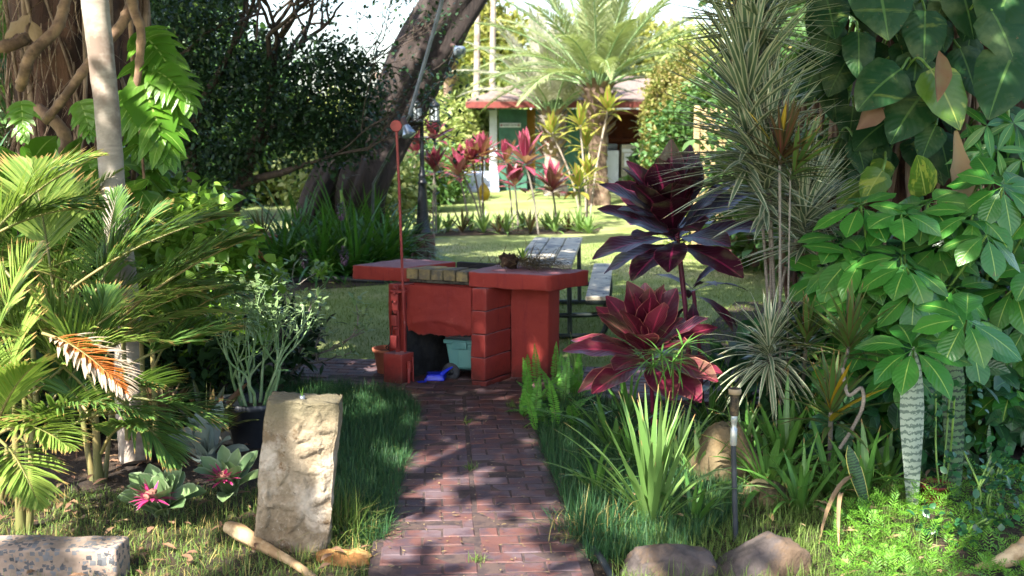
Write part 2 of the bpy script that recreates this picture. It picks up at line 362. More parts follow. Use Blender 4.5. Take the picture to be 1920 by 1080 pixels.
# brick paving --------------------------------------------------------
brickm = solid('paving_brick', '#5f403b', '#47393f', 9., .6, .6, 120., .004, c3='#5f5054', s3=3.2, isl=.28, sp=.3)
sandj = solid('joint_sand', '#4a3a36', '#33282a', 20., .95, .5, 80.)
def bricks(name, org, ang, cols, rows, bw, bd, stagger=True, gap=.005, inside=None, jit=.0):
    mb = MB(); ca, sa = math.cos(ang), math.sin(ang); rnd = random.Random(hash(name) % 97 if False else len(name) + rows)
    for r in range(rows):
        x = (-.5 * bw if (stagger and r % 2) else 0)
        while x < cols * bw - .01:
            x0 = max(x, 0); x1 = min(x + bw, cols * bw); x += bw
            if x1 - x0 < .03: continue
            u = (x0 + x1) / 2; v = (r + .5) * bd; px, py = org[0] + u * ca - v * sa, org[1] + u * sa + v * ca
            if inside and not inside(px, py): continue
            lx, ly = (x1 - x0 - gap) / 2, (bd - gap) / 2; z = .03 + rnd.uniform(-.004, .004); tx, ty = rnd.uniform(-.018, .018), rnd.uniform(-.03, .03); yw = rnd.uniform(-.025, .025)
            b = .006; V = []
            for (e, zz) in ((0, -.03), (0, -b), (b, 0)):
                for sx, sy in ((-1, -1), (1, -1), (1, 1), (-1, 1)):
                    a_, b_ = sx * (lx - e), sy * (ly - e); a_, b_ = a_ - b_ * yw, b_ + a_ * yw
                    V.append((px + a_ * ca - b_ * sa, py + a_ * sa + b_ * ca, z + zz + a_ * tx + b_ * ty))
            Fc = [(i + k * 4, (i + 1) % 4 + k * 4, (i + 1) % 4 + k * 4 + 4, i + k * 4 + 4) for k in range(2) for i in range(4)] + [(8, 9, 10, 11)]
            mb.add(V, Fc)
    return struct(mb.build(name, brickm, smooth=False))
pc0, pc1 = G(901, 1075), G(872, 768)                       # centre joint of the path
pang = math.atan2(pc1.y - pc0.y, pc1.x - pc0.x) - math.pi / 2
dv = (pc1 - pc0).normalized(); sv = Vector((dv.y, -dv.x, 0))
st = pc0 - dv * 1.4
bricks('brick_path', (st - sv * .475).xy[:], pang, 2.32, 40, .2, .121)
bricks('brick_path', (st + sv * .008).xy[:], pang, 2.32, 40, .2, .121)
pat_a = math.radians(-9)
bricks('brick_patio', (-2.6, 9.15), pat_a, 22, 10, .235, .112, inside=lambda x, y: not ((x - st.x) * dv.y - (y - st.y) * dv.x > -.5 and (x - st.x) * dv.y - (y - st.y) * dv.x < .52 and (y - st.y) < 4.78))
sj = MB()
for poly in ([(st - sv * .52), (st + sv * .52), (st + sv * .52 + dv * 4.95), (st - sv * .52 + dv * 4.95)],):
    sj.add([(p.x, p.y, .027) for p in poly], [(0, 1, 2, 3)])
ca, sa = math.cos(pat_a), math.sin(pat_a)
sj.add([(-2.6 + u * ca - v * sa, 9.15 + u * sa + v * ca, .027) for u, v in ((0, 0), (5.17, 0), (5.17, 1.12), (0, 1.12))], [(0, 1, 2, 3)])
struct(sj.build('paving_joints', sandj, smooth=False))
# debris on the path
lit = MB(); n = 900; P = np.column_stack([rng.uniform(-1.1, .5, n), rng.uniform(5.0, 9.6, n)])
P = P[(P[:, 0] > -.72) | (P[:, 1] > 8.7)]
az = rng.random(len(P)) * 6.28
lit.add(*ribbons(rng, np.column_stack([P, np.full(len(P), .042)]), np.stack([np.cos(az), np.sin(az), rng.uniform(-.02, .1, len(P))], 1), rng.uniform(.008, .035, len(P)), rng.uniform(.003, .012, len(P)), 'ov', .1))
stuff(lit.build('leaf_litter', leafm('litter_leaf', '#a08a5c', '#5b4426', trans=.05)), 'tiny dry leaf bits and seeds scattered over the red brick path', 'leaf litter')
# edging
dk = solid('dark_plastic', '#1d2126', '#272c31', 8., .55)
e = MB(); a, b_ = G(545, 531), G(730, 530); tube(e, smooth_path([G(500, 534) + Vector((0, 0, .03)), a + Vector((0, 0, .04)), G(640, 529) + Vector((0, 0, .04)), b_ + Vector((0, 0, .03)), G(770, 510)]), .045, 8)
tag(e.build('bed_edging', dk, origin=a), 'dark plastic bed edging strip along the lawn in front of the strappy green clumps', 'edging')
e = MB(); a = G(1128, 1062); tube(e, smooth_path([a + Vector((.05, -.3, .02)), a + Vector((0, 0, .035)), a + Vector((-.03, .16, .03))]), .017, 8)
tag(e.build('pipe_end', dk, origin=a), 'short dark pipe end lying at the right edge of the brick path', 'pipe')

# ================================================================== BARBECUE
def red_mat():
    t = NT('red_masonry_paint'); n = t.noise(1.9, 7, .68); f = t.noise(26., 6, .7); g = t.noise(5.5, 6, .75)
    c = t.mix(t.step(n, .35, .65), hexc('#98382f'), hexc('#86302c')); c = t.mix(t.step(g, .60, .74), c, hexc('#a34a42')); c = t.mix(t.step(t.noise(9., 8, .8), .66, .72), c, hexc('#4a1c1c'))
    nz = t.node('ShaderNodeSeparateXYZ', {0: t._p.outputs['Normal']}).outputs[2]
    c = t.mix(t.math('MULTIPLY', t.step(nz, .6, .95), t.math('MULTIPLY', t.step(g, .30, .48), .85)), c, hexc('#93727a'))     # worn walked-on tops
    pt_ = t._p.outputs['Pointiness']; c = t.mix(t.math('MULTIPLY', t.step(t.math('ADD', pt_, t.math('MULTIPLY', g, .06)), .56, .62), .4), c, hexc('#b06a62'))
    zz = t.node('ShaderNodeSeparateXYZ', {0: t.pos()}).outputs[2]; c = t.mix(t.math('MULTIPLY', t.math('SUBTRACT', 1., t.step(t.math('ADD', zz, t.math('MULTIPLY', g, -.5)), -.22, -.05)), .75), c, hexc('#3d2422'))   # soil stain at the foot
    wv = t.node('ShaderNodeMapping', {'Vector': t.pos()}); wv.inputs['Scale'].default_value = (6, 6, .7); c = t.mix(t.math('MULTIPLY', t.step(t.noise(2.5, 6, .75, wv.outputs[0]), .56, .66), .5), c, hexc('#74252a'))
    t.put(t.b.inputs['Base Color'], c); t.b.inputs['Roughness'].default_value = .72; t.b.inputs['Specular IOR Level'].default_value = .25; t.bump(t.math('ADD', f, t.math('MULTIPLY', g, 1.2)), .5, .01); return t.m
red = red_mat()
sooty = solid('sooty_block', '#24262a', '#101113', 6., .9, .6, 40., .01, c3='#33302e', s3=4.)
zt, zb = .93, .815
FL, FR, BR, BL = G(660, 497, zt), G(1029, 516, zt), G(1105, 505, zt), G(757, 484, zt)
W0, W1, W2 = G(738, 718), G(912, 731), G(953, 717)
fu = (W1 - W0).normalized(); su = (BR - FR).normalized(); su = (su + Vector((-fu.y, fu.x, 0))).normalized()
bq = thing('barbecue', 'red painted masonry barbecue with overhanging counters and yellow brick strip on the brick patio', 'barbecue', (W0.x, W0.y, 0))
def q(u, v): p = W0 + fu * u + su * v; return (p.x, p.y)
LW = (W1 - W0).length                                      # width of the front
def lerp(a, b, t): return a + (b - a) * t
# counters
s_, e_ = .285, .605
cF1, cF2 = lerp(FL, FR, s_), lerp(FL, FR, e_); cB1, cB2 = lerp(BL, BR, .30), lerp(BL, BR, .52)
def xy(*ps): return [(p.x, p.y) for p in ps]
m = MB(); prism(m, xy(FL, cF1, cB1, BL), zb, zt, .012, .05, .008, 5, 1); m.build('counter_slab', red, bq)
m = MB(); bite = lerp(FR, cF2, .06)
prism(m, xy(cF2 + Vector((0, 0, 0)), lerp(cF2, FR, .97), lerp(FR, BR, .06), BR, cB2), zb - .012, zt - .004, .011, .04, .012, 6, 2); m.build('counter_slab', red, bq)
# yellow brick strip, five bricks laid flat at the front of the firebox
yb = solid('yellow_firebrick', '#98855a', '#77684a', 7., .85, .6, 60., .006, c3='#5c564c', s3=6., isl=.5, th3=(.46, .6))
m = MB(); nb = 5; dpt = .30
for i in range(nb):
    t0, t1 = i / nb, (i + 1) / nb; a, b_ = lerp(cF1, cF2, t0), lerp(cF1, cF2, t1); a, b_ = a + fu * .006, b_ - fu * .006; bb = (cB1 - cF1) * .42; b2 = (cB2 - cF2) * .42
    j = .004 * math.sin(i * 9); prism(m, xy(a, b_, b_ + b2 * t1 + bb * (1 - t1), a + bb * (1 - t0) + b2 * t0), zt - .088, zt - .004 + j, .007, .04, .004, 9, i)
m.build('firebrick_strip', yb, bq, smooth=False)
m = MB(); a, b_ = cF1 + (cB1 - cF1) * .05, cF2 + (cB2 - cF2) * .05
prism(m, xy(a + fu * .01, b_ - fu * .01, b_ + (cB2 - cF2) * .4, a + (cB1 - cF1) * .4), zb + .0, zt - .092, .004, .05, .004, 8, 3); m.build('mortar_bed', solid('old_mortar', '#5b5348', '#35302a', 20., .9, .4), bq)
# firebox rim behind the bricks
m = MB(); a, b_, c_, d_ = cF1 + (cB1 - cF1) * .46, cF2 + (cB2 - cF2) * .46, cB2, cB1
prism(m, xy(a + fu * .02, b_ - fu * .02, c_ - fu * .02, d_ + fu * .02), zb - .14, zb - .12, .003)
prism(m, xy(d_ + fu * .0, c_ + fu * .0, c_ + su * .06, d_ + su * .06), zb - .1, zt - .005, .006, .06, .004, 8, 4)
for k in range(9):
    t_ = .06 + k * .11; p0, p1 = lerp(a, b_, t_), lerp(d_, c_, t_); tube(m, [(p0.x, p0.y, zb + .02), (p1.x, p1.y, zb + .02)], .006, 6)
m.build('firebox_grate', sooty, bq)
# block pier on the right: courses with open joints
m = MB(); pw, pd = .125, .36; hs = [0, .045, .235, .425, .61, .80]
hs = [0, .07, .255, .44, .625, zb - .012]
for k in range(5):
    jx = .004 * math.sin(k * 5.1)
    prism(m, [q(LW - pw + jx, 0 + jx), q(LW + jx, 0 - .01 + jx), q(LW + .01, pd), q(LW - pw, pd)], hs[k] + (.003 if k else 0), hs[k + 1] - .003, .008, .045, .005, 7, 10 + k)
m.build('block_pier', red, bq)
m = MB(); prism(m, [q(LW - pw + .015, .015), q(LW - .015, .01), q(LW - .012, pd - .02), q(LW - pw + .015, pd - .02)], .01, zb - .02, .003); m.build('pier_core', solid('dark_mortar', '#3a1a19', '#1f1110', 12., .95), bq)
# breast wall over the opening with a broken lower edge
bm = bmesh.new(); nx, nz = 40, 22; u0, u1 = .10, LW - pw - .004; grid = {}
for f_ in (0, 1):
    for i in range(nx + 1):
        for k in range(nz + 1):
            t_ = i / nx; low = .415 + .035 * noise.noise(Vector((t_ * 7, 1, 0))) + .018 * noise.noise(Vector((t_ * 21, 5, 0))) + (.055 if .15 < t_ < .82 else .02) * math.sin(math.pi * min(max((t_ - .1) / .8, 0), 1)) * -.2 - .0
            z = low + (zb - .012 - low) * k / nz; u = u0 + (u1 - u0) * t_
            ins = .012 + .010 * noise.fractal(Vector((u * 6, z * 8, f_ * 4)), 1, 2, 4)
            ledge = math.exp(-((z - (.50 + .03 * math.sin(t_ * 3.3))) / .022) ** 2) * .018 * (1 if .12 < t_ < .9 else 0); under = max(0, (.485 - z)) * .32
            joint = math.exp(-((z - .655) / .004) ** 2) * .008
            v = ins - ledge + under + joint if f_ == 0 else .14
            x, y = q(u, v); grid[f_, i, k] = bm.verts.new((x, y, z))
for i in range(nx):
    for k in range(nz):
        bm.faces.new((grid[0, i, k], grid[0, i + 1, k], grid[0, i + 1, k + 1], grid[0, i, k + 1])); bm.faces.new((grid[1, i, k], grid[1, i, k + 1], grid[1, i + 1, k + 1], grid[1, i + 1, k]))
    bm.faces.new((grid[0, i, 0], grid[1, i, 0], grid[1, i + 1, 0], grid[0, i + 1, 0]))
m = MB(); frombm(m, bm); m.build('breast_wall', red, bq)
# left side wall, right side wing, back
m = MB(); prism(m, [q(-.055, .03), q(.10, .012), q(.10, .72), q(-.055, .72)], 0, zb - .012, .012, .06, .006, 6, 20)
m.build('side_wall', red, bq)
w3, w4 = G(1028, 716), G(1049, 708)
m = MB(); prism(m, [q(LW + .006, pd + .004), (w3.x, w3.y), (w4.x, w4.y), (w4.x - fu.x * .38 + su.x * .2, w4.y - fu.y * .38 + su.y * .2)], 0, zb - .014, .014, .07, .006, 6, 21); m.build('end_wing', red, bq)
m = MB(); prism(m, [q(.10, .66), q(LW - .005, .66), q(LW - .005, .74), q(.10, .74)], 0, zb - .06, .005, .08, .008, 6, 22); prism(m, [q(LW - pw - .015, .38), q(LW - pw + .02, .38), q(LW - pw + .02, .655), q(LW - pw - .015, .655)], 0, zb - .06, .005); m.build('firebox_back', sooty, bq)
m = MB(); prism(m, [q(.101, .0), q(.112, .0), q(.112, .66), q(.101, .66)], .0, zb - .1, .002, .08, .004, 8, 2); m.build('firebox_lining', sooty, bq)
# gate hardware: base box, channel with hinge plates, rod and disc
rm = solid('red_metal_paint', '#963a36', '#8a2f2e', 9., .5, .2, 40., .003, c3='#a86a66', s3=12., th3=(.6, .7))
m = MB(); prism(m, [q(-.012, -.115), q(.155, -.13), q(.17, .02), q(.0, .02)], .025, .265, .008, .08, .004, 6, 30); m.build('base_box', red, bq)
m = MB()
for u, v, z0, z1, w_, d_ in ((.055, -.02, .265, .80, .032, .03), (.115, -.015, .265, .79, .016, .03), (.045, -.05, .30, .40, .055, .05), (.048, -.045, .48, .565, .045, .05), (.05, -.035, .60, .66, .05, .04), (.05, -.04, .68, .735, .06, .04), (.075, -.03, .745, .765, .13, .05)):
    x, y = q(u, v); box(m, (x, y, (z0 + z1) / 2), (w_, d_, z1 - z0), math.atan2(fu.y, fu.x), .004)
for z in (.46, .59, .67, .74, .79): x, y = q(.06, -.06); lathe(m, (x, y, z), [(0, -.012), (.014, -.012), (.014, .012), (0, .012)], 10)
m.build('hinge_post', rm, bq)
m = MB(); x, y = q(.185, -.06); box(m, (x, y, .16), (.06, .03, .09), 1.2, .006); x, y = q(.19, -.09); box(m, (x, y, .08), (.02, .02, .13), .3, .004); x, y = q(.215, -.07); box(m, (x, y, .14), (.008, .02, .2), .3, .002); m.build('latch', rm, bq)
rp = Vector((*q(.052, -.075), 0)); Yr = rp.y; top = D(743, 236, Yr - .02); b0 = D(757, 590, Yr)
m = MB(); tube(m, [b0, D(754, 500, Yr - .01), D(748, 340, Yr - .01), top], .011, 8); rod = m.build('rod', rm, bq)
m = MB(); lathe(m, top + Vector((0, -.012, 0)), [(0, -.006), (.042, -.006), (.046, 0), (.042, .006), (0, .006)], 28, (0.1, 1, .05)); m.build('disc', rm, rod, smooth=False)
cb = MB(); tube(cb, smooth_path([q(-.01, -.03) + (.27,), q(-.03, -.05) + (.30,), q(.0, -.05) + (.33,), q(.02, -.04) + (.45,), q(.02, -.03) + (.7,)]), .004, 6); cb.build('cable', solid('black_rubber', '#15161a', rough=.6), bq)

# things in and on the barbecue
tq = solid('turquoise_plastic', '#5a8f8c', '#679c98', 5., .45, c3='#7d9a94', s3=9., th3=(.6, .7)); gl = solid('grey_plastic_lid', '#4b4f57', '#5a5e66', 8., .5)
cc = Vector((*q(LW - pw - .20, .36), 0)); ra = math.atan2(fu.y, fu.x)
co = thing('cooler', 'turquoise plastic cooler with grey lid and wheels inside the barbecue opening', 'cooler', cc)
def cq(u, v): return (cc.x + math.cos(ra) * u - math.sin(ra) * v, cc.y + math.sin(ra) * u + math.cos(ra) * v)
m = MB(); prism(m, [cq(-.14, -.14), cq(.14, -.14), cq(.14, .13), cq(-.14, .13)], .10, .315, .018, top=[cq(-.17, -.16), cq(.17, -.16), cq(.17, .15), cq(-.17, .15)]); prism(m, [cq(-.185, -.172), cq(.18, -.172), cq(.18, .16), cq(-.185, .16)], .315, .345, .006)
m.build('body', tq, co)
m = MB(); prism(m, [cq(-.11, -.185), cq(.02, -.185), cq(.02, -.165), cq(-.11, -.165)], .275, .335, .006); prism(m, [cq(-.06, -.162), cq(.12, -.166), cq(.12, -.15), cq(-.06, -.15)], .12, .27, .006); m.build('latch', tq, co)
m = MB(); prism(m, [cq(-.175, -.165), cq(.175, -.165), cq(.175, .155), cq(-.175, .155)], .347, .385, .016); m.build('lid', gl, co)
for v in (-.14, .14):
    m = MB(); c3_ = cq(-.13, v); ax = (-math.sin(ra), math.cos(ra), 0); lathe(m, (c3_[0], c3_[1], .078), [(.03, -.022), (.062, -.022), (.074, -.012), (.074, .012), (.062, .022), (.03, .022)], 24, ax); wh = m.build('wheel', solid('tyre_grey', '#35373c', '#45474d', 20., .7), co)
    m = MB(); lathe(m, (c3_[0], c3_[1], .078), [(0, -.018), (.03, -.014), (.03, .014), (0, .018)], 16, ax); m.build('hub', dk, wh)
sp_ = thing('plastic_scoop', 'blue plastic scoop lying on the ground in the barbecue opening', 'scoop', (*q(.30, .06), 0))
bl = solid('blue_plastic', '#1c2fc0', '#2438d8', 5., .35); m = MB(); o_ = q(.30, .08)
prism(m, [(o_[0] - .08, o_[1] - .06), (o_[0] + .09, o_[1] - .07), (o_[0] + .10, o_[1] + .08), (o_[0] - .07, o_[1] + .07)], .034, .085, .01, top=[(o_[0] - .045, o_[1] - .05), (o_[0] + .075, o_[1] - .05), (o_[0] + .10, o_[1] + .08), (o_[0] - .06, o_[1] + .07)]); m.build('bowl', bl, sp_)
m = MB(); tube(m, [(o_[0] + .06, o_[1] - .03, .08), (o_[0] + .12, o_[1] - .01, .12), (o_[0] + .15, o_[1] + .02, .13)], [.02, .012, .006], 8); m.build('handle', bl, sp_)
m = MB(); pp = q(.27, -.04); box(m, (pp[0], pp[1], .038), (.07, .05, .006), .4, .002); tag(m.build('plastic_piece', bl, origin=(pp[0], pp[1], .035)), 'small flat piece of blue plastic in front of the blue scoop', 'plastic piece')
terra = solid('terracotta', '#b0684c', '#9c5a42', 6., .8, .3, 40., .003, c3='#c08a70', s3=5., th3=(.58, .7))
def pot(name, label, c, r, h, mat, cat='pot', soilc=True, group=None, rim=.12):
    t = thing(name, label, cat, c, group=group); m = MB()
    lathe(m, c, [(0, .002), (r * .7, 0), (r * .72, .01), (r * .93, h * (1 - rim * 1.3)), (r * 1.02, h * (1 - rim * 1.2)), (r * 1.05, h * .99), (r * 1.0, h), (r * .93, h * .985), (r * .9, h * .8)], 28); m.build('pot_wall', mat, t)
    m = MB(); lathe(m, c, [(r * .9, h * .82), (r * .4, h * .86), (0, h * .85)], 20); m.build('potting_soil', soil, t); return t
pc = G(728, 705); pc.z = .03
tp = pot('terracotta_pot', 'small terracotta pot of dark soil on the bricks left of the red barbecue', pc, .125, .21, terra)
m = MB(); tube(m, smooth_path([pc + Vector(v) for v in ((.10, -.12, .0), (.13, -.1, .1), (.12, .0, .17), (.05, .03, .22), (0, .03, .2))]), .012, 7); m.build('dead_stem', solid('dead_stem', '#2a2220', '#3b302a', 20., .9), tp)
# root ball lying on the counter
rc = G(985, 503, zt); rb = thing('uprooted_plant', 'dried uprooted plant with tangled roots lying on the right barbecue counter', 'plant', rc)
m = MB(); n = 420; b = npa(*rc) + np.column_stack([rng.normal(.02, .12, n), rng.normal(.02, .06, n), rng.uniform(.01, .07, n)]); dd = np.column_stack([rng.uniform(-.3, 1.6, n), rng.normal(0, .7, n), rng.uniform(-.1, .55, n)])
m.add(*ribbons(rng, b, dd, rng.uniform(.1, .30, n), .006, 'grass', 1.1, fold=.3, curl=2.5)); m.build('roots', solid('dry_root', '#6b5a35', '#3c2f1c', 30., .9), rb)
m = MB(); rock(m, rc + Vector((-.13, .02, .055)), (.07, .06, .055), 5, 3, amp=.9, freq=3); m.build('root_ball', solid('root_soil', '#3c281b', '#2b1c12', 40., .95, .8, 60., .01), rb)
m = MB(); rosette(m, rng, rc + Vector((-.02, 0, .06)), 9, .12, .025, (20, 80), .5, 'leaf'); m.build('leaves', leafm('small_green_leaf', '#5d7a35', '#3f6a2c'), rb)

# ================================================================== PICNIC TABLE
wood = solid('weathered_white_wood', '#c9bfab', '#b0a592', 5., .6, .3, 50., .003, c3='#6a6a6c', s3=3.5, isl=.2); dg = solid('dark_green_tube', '#16211f', '#1f2e2b', 9., .45)
TL = [G(955, 496, .75), G(1068, 496, .75)]; TF = [G(969, 441, .75), G(1068, 440, .75)]
pt = thing('picnic_table', 'white weathered plank picnic table with dark tube frame behind the barbecue', 'picnic table', (G(1010, 560).x, G(1010, 560).y, 0))
Yn, Yf = TL[0].y, TL[0].y + 2.6; cx = G(1016, 496, .75).x; cxf = cx + (Yf - Yn) * .10; wt = .56
def tq_(t, x, z): return (cx + (cxf - cx) * t + x, Yn + (Yf - Yn) * t, z)
for k in range(3):
    x0 = -wt / 2 + k * .19; m = MB()
    prism(m, [tq_(0, x0, 0)[:2], tq_(0, x0 + .178, 0)[:2], tq_(1, x0 + .178, 0)[:2], tq_(1, x0, 0)[:2]], .71, .75, .006, .3, .002, 4, k)
    pl = m.build('tabletop_plank', wood, pt)
    m = MB()
    for t_ in (.06, .5, .94):
        for xx in (.04, .14): m = MB(); p_ = tq_(t_, x0 + xx, .752); lathe(m, p_, [(.011, -.002), (.010, .0015), (0, .003)], 8); m.build('bolt_head', dk, pl)
for x0 in (-.64, .415):
    m = MB(); prism(m, [tq_(0, x0, 0)[:2], tq_(0, x0 + .22, 0)[:2], tq_(1, x0 + .22, 0)[:2], tq_(1, x0, 0)[:2]], .405, .445, .006, .3, .002, 4, 9); be = m.build('bench_plank', wood, pt)
    m = MB(); prism(m, [tq_(0, x0 + .005, 0)[:2], tq_(0, x0 + .215, 0)[:2], tq_(1, x0 + .215, 0)[:2], tq_(1, x0 + .005, 0)[:2]], .365, .404, .004); m.build('bench_support', dg, be)
    m = MB()
    for t_ in (.06, .5, .94):
        for xx in (.05, .17): m = MB(); p_ = tq_(t_, x0 + xx, .446); lathe(m, p_, [(.011, -.002), (.010, .0015), (0, .003)], 8); m.build('bolt_head', dk, be)
for t_ in (.07, .9):
    m = MB(); P = [tq_(t_, x, z) for x, z in ((-.54, .37), (-.55, .14), (-.5, .04), (-.4, .03), (.42, .03), (.55, .04), (.61, .14), (.60, .37))]; tube(m, smooth_path(P), .027, 8)
    tube(m, smooth_path([tq_(t_, x, z) for x, z in ((-.54, .30), (-.45, .24), (.48, .24), (.59, .30))]), .024, 8)
    for x in (-.26, .26): tube(m, [tq_(t_, x, .03), tq_(t_, x * .95, .71)], .024, 8)
    m.build('frame_tube', dg, pt)

# ================================================================== LAMP POST AND STONE PEDESTAL
pink = solid('pinkish_stone', '#6d4f48', '#5a423e', 6., .8, .4, 40., .006, c3='#86665c', s3=3.)
pb = G(796, 492); pb.z = 0; ztp = D(796, 438, pb.y).z; half = .155
m = MB(); prism(m, [(pb.x - half, pb.y - half), (pb.x + half, pb.y - half), (pb.x + half, pb.y + half), (pb.x - half, pb.y + half)], 0, ztp, .01, .12, .004, 5, 3); tag(m.build('stone_pedestal', pink, origin=pb), 'square reddish brown stone pedestal carrying the black lamp post', 'pedestal')
lp = thing('lamp_post', 'tall black lamp post with hanging glass lanterns on a stone pedestal', 'lamp post', (pb.x, pb.y, ztp)); ltop = D(787, 182, pb.y).z
blk = solid('black_cast_iron', '#14181f', '#1c2129', 9., .45, sp=.5)
m = MB(); h = ltop - ztp
lathe(m, (pb.x - .02, pb.y, ztp), [(0, 0), (.15, 0), (.15, .03), (.12, .045), (.115, .10), (.10, .12), (.085, .30), (.065, .60), (.06, .72), (.075, .74), (.075, .76), (.055, .78), (.05, .84), (.06, .86), (.045, .88), (.033, 1.0), (.03, h - .1), (.04, h - .08), (.05, h - .02), (.03, h), (0, h + .03)], 16); m.build('post', blk, lp)
glass = solid('lantern_glass', '#a9b2b4', '#c3c9c8', 5., .25); 
for dx, dy, py in ((.19, -.05, 190), (-.06, -.12, 190), (-.28, .04, 190)):
    lc = Vector((pb.x - .02 + dx, pb.y + dy, D(812, 190, pb.y).z)); m = MB()
    tube(m, smooth_path([(pb.x - .02, pb.y, ltop - .06), (pb.x - .02 + dx * .5, pb.y + dy * .5, ltop - .01), (lc.x, lc.y, ltop - .04), (lc.x, lc.y, lc.z + .03)]), .008, 6); arm = m.build('lantern_arm', blk, lp)
    m = MB(); lathe(m, lc, [(0, .04), (.015, .03), (.03, 0), (.07, -.035), (.083, -.06), (.083, -.075), (.07, -.08)], 12); lathe(m, lc, [(.08, -.275), (.09, -.285), (.09, -.30), (0, -.31)], 12)
    for k in range(8): t_ = k * .785; tube(m, [(lc.x + .074 * math.cos(t_), lc.y + .074 * math.sin(t_), lc.z - .07), (lc.x + .074 * math.cos(t_), lc.y + .074 * math.sin(t_), lc.z - .28)], .006, 5)
    lt = m.build('lantern_cage', blk, lp); m = MB(); lathe(m, lc, [(.066, -.08), (.066, -.27)], 12); m.build('lantern_glass', glass, lt)
# small seated figure statue in front of the pedestal
sb = G(790, 500) + Vector((-.02, -.45, 0)); sb = G(789, 508); stz = 0
stt = thing('garden_statue', 'small brown statue of a seated robed figure in front of the stone pedestal', 'statue', sb); br = solid('brown_cast_stone', '#4a352f', '#3b2a26', 14., .7, .3, 40., .004, c3='#6b5148', s3=8.)
hs_ = D(789, 448, sb.y).z; m = MB()
lathe(m, sb, [(0, 0), (.16, 0), (.17, .05), (.15, .10), (.105, .16), (.10, .22), (.105, hs_ * .55), (.085, hs_ * .66), (.04, hs_ * .73), (.032, hs_ * .77)], 20)
for sg in (-1, 1): tube(m, smooth_path([sb + Vector((sg * .095, 0, hs_ * .66)), sb + Vector((sg * .125, -.03, hs_ * .45)), sb + Vector((sg * .09, -.1, hs_ * .32)), sb + Vector((sg * .01, -.13, hs_ * .30))]), [.035, .033, .028, .02], 8)
m.build('robed_body', br, stt); m = MB(); hc = sb + Vector((.0, -.01, hs_ * .87)); lathe(m, hc, [(0, -.075), (.03, -.068), (.052, -.03), (.06, .0), (.057, .035), (.04, .065), (0, .078)], 18)
tube(m, [hc + Vector((0, -.06, .0)), hc + Vector((0, -.07, -.015))], [.006, .012], 6); m.build('head', br, stt)
# long grey pole against the leaning tree
gp = solid('galvanised_pipe', '#7c828a', '#666c74', 6., .5, metal=.3); Yp = 13.5
P0, P1, P2, P3 = D(836, -30, Yp), D(824, 20, Yp), D(768, 215, Yp), D(700, 345, 16.3)
ps = thing('leaning_pole', 'long thin grey metal pole leaning up across the dark slanting tree trunk', 'pole', P3); m = MB(); tube(m, [P0 + (P0 - P1) * 4, P0, P1, P2], .022, 8); m.build('pipe', gp, ps); m = MB(); tube(m, [P2 + Vector((0, .03, 0)), P3, Vector((P3.x - .1, 16.8, 0))], .018, 8); m.build('lower_pipe', gp, ps)
def flood(c, d, label, r):
    t = thing('spot_lamp', label, 'lamp', c); ax = Vector(d).normalized(); m = MB(); lathe(m, c, [(0, -.12), (.03, -.12), (.035, -.05), (.04, -.03)], 14, ax); m.build('socket', solid('brown_socket', '#4b3630', rough=.6), t)
    m = MB(); lathe(m, c, [(.03, -.04), (.045, -.02), (r * .8, r * .5), (r, r * .95), (r, r * 1.05), (r * .7, r * 1.3), (0, r * 1.4)], 20, ax); m.build('bulb', solid('silvered_bulb', '#a8b0b8', '#8b95a0', 6., .2, metal=.6), t)
flood(D(762, 240, Yp), (.35, -.25, -.9), 'silver spotlight bulb pointing down at the foot of the grey pole', .085)
flood(D(856, 92, 15.5), (.5, -.6, -.45), 'clear spotlight bulb fixed on the right side of the dark slanting tree trunk', .09)
m = MB(); tube(m, smooth_path([D(852, 95, 15.6), D(838, 130, 15.6), D(820, 175, 15.8), D(812, 190, 16.6)]), .008, 5); tag(m.build('electric_cable', blk), 'thin black cable hanging from the slanting tree to the lamp post', 'cable')

# ================================================================== SHED WITH LAUNDRY
Ys = G(960, 357).y
grn = solid('green_board_paint', '#3a6a58', '#2f5a4c', 3., .6, .15, 20.); trim = solid('red_brown_trim', '#74342e', '#682c28', 5., .6); roofm = solid('brown_shingle', '#7a6860', '#5f5049', 12., .9, .6, 30., .02); inner = solid('orange_brown_wall', '#8a4420', '#6e3418', 3., .7); white = solid('white_paint', '#c9ccd0', '#bfc3c6', 4., .5)
def X(px, Y=None): return D(px, 300, Y or Ys).x
def Z(py, Y=None): return D(960, py, Y or Ys).z
sh = thing('laundry_shed', 'green board shed with red trimmed brown roof and open laundry bay across the lawn', 'shed', (X(935), Ys, 0)); zE = Z(205); 
def wall(name, x0, x1, y0, y1, z0, z1, mat, parent=sh, planks=0, bevel=.004):
    m = MB(); prism(m, [(x0, y0), (x1, y0), (x1, y1), (x0, y1)], z0, z1, bevel)
    if planks:
        nb = max(1, int((x1 - x0) / planks))
        for i in range(1, nb): xx = x0 + (x1 - x0) * i / nb; prism(m, [(xx - .012, y0 - .012), (xx + .012, y0 - .012), (xx + .012, y0 - .001), (xx - .012, y0 - .001)], z0, z1, .002)
    return m.build(name, mat, parent, smooth=False)
wall('wall', X(935), X(988), Ys, Ys + 3, 0, zE, grn, planks=.2)
wall('wall', X(1004), X(1128), Ys - .3, Ys + 3, 0, zE, grn, planks=.2)
wall('wall', X(1262), X(1420), Ys - .3, Ys + 3, 0, zE, grn, planks=.2)
dr = wall('door', X(988), X(1004), Ys + .35, Ys + .42, Z(318), zE, solid('yellow_paint', '#b07c10', '#9c6c0c', 3., .5)); wall('door_sill_panel', X(988), X(1004), Ys + .3, Ys + .42, 0, Z(318) - .003, dk, dr)
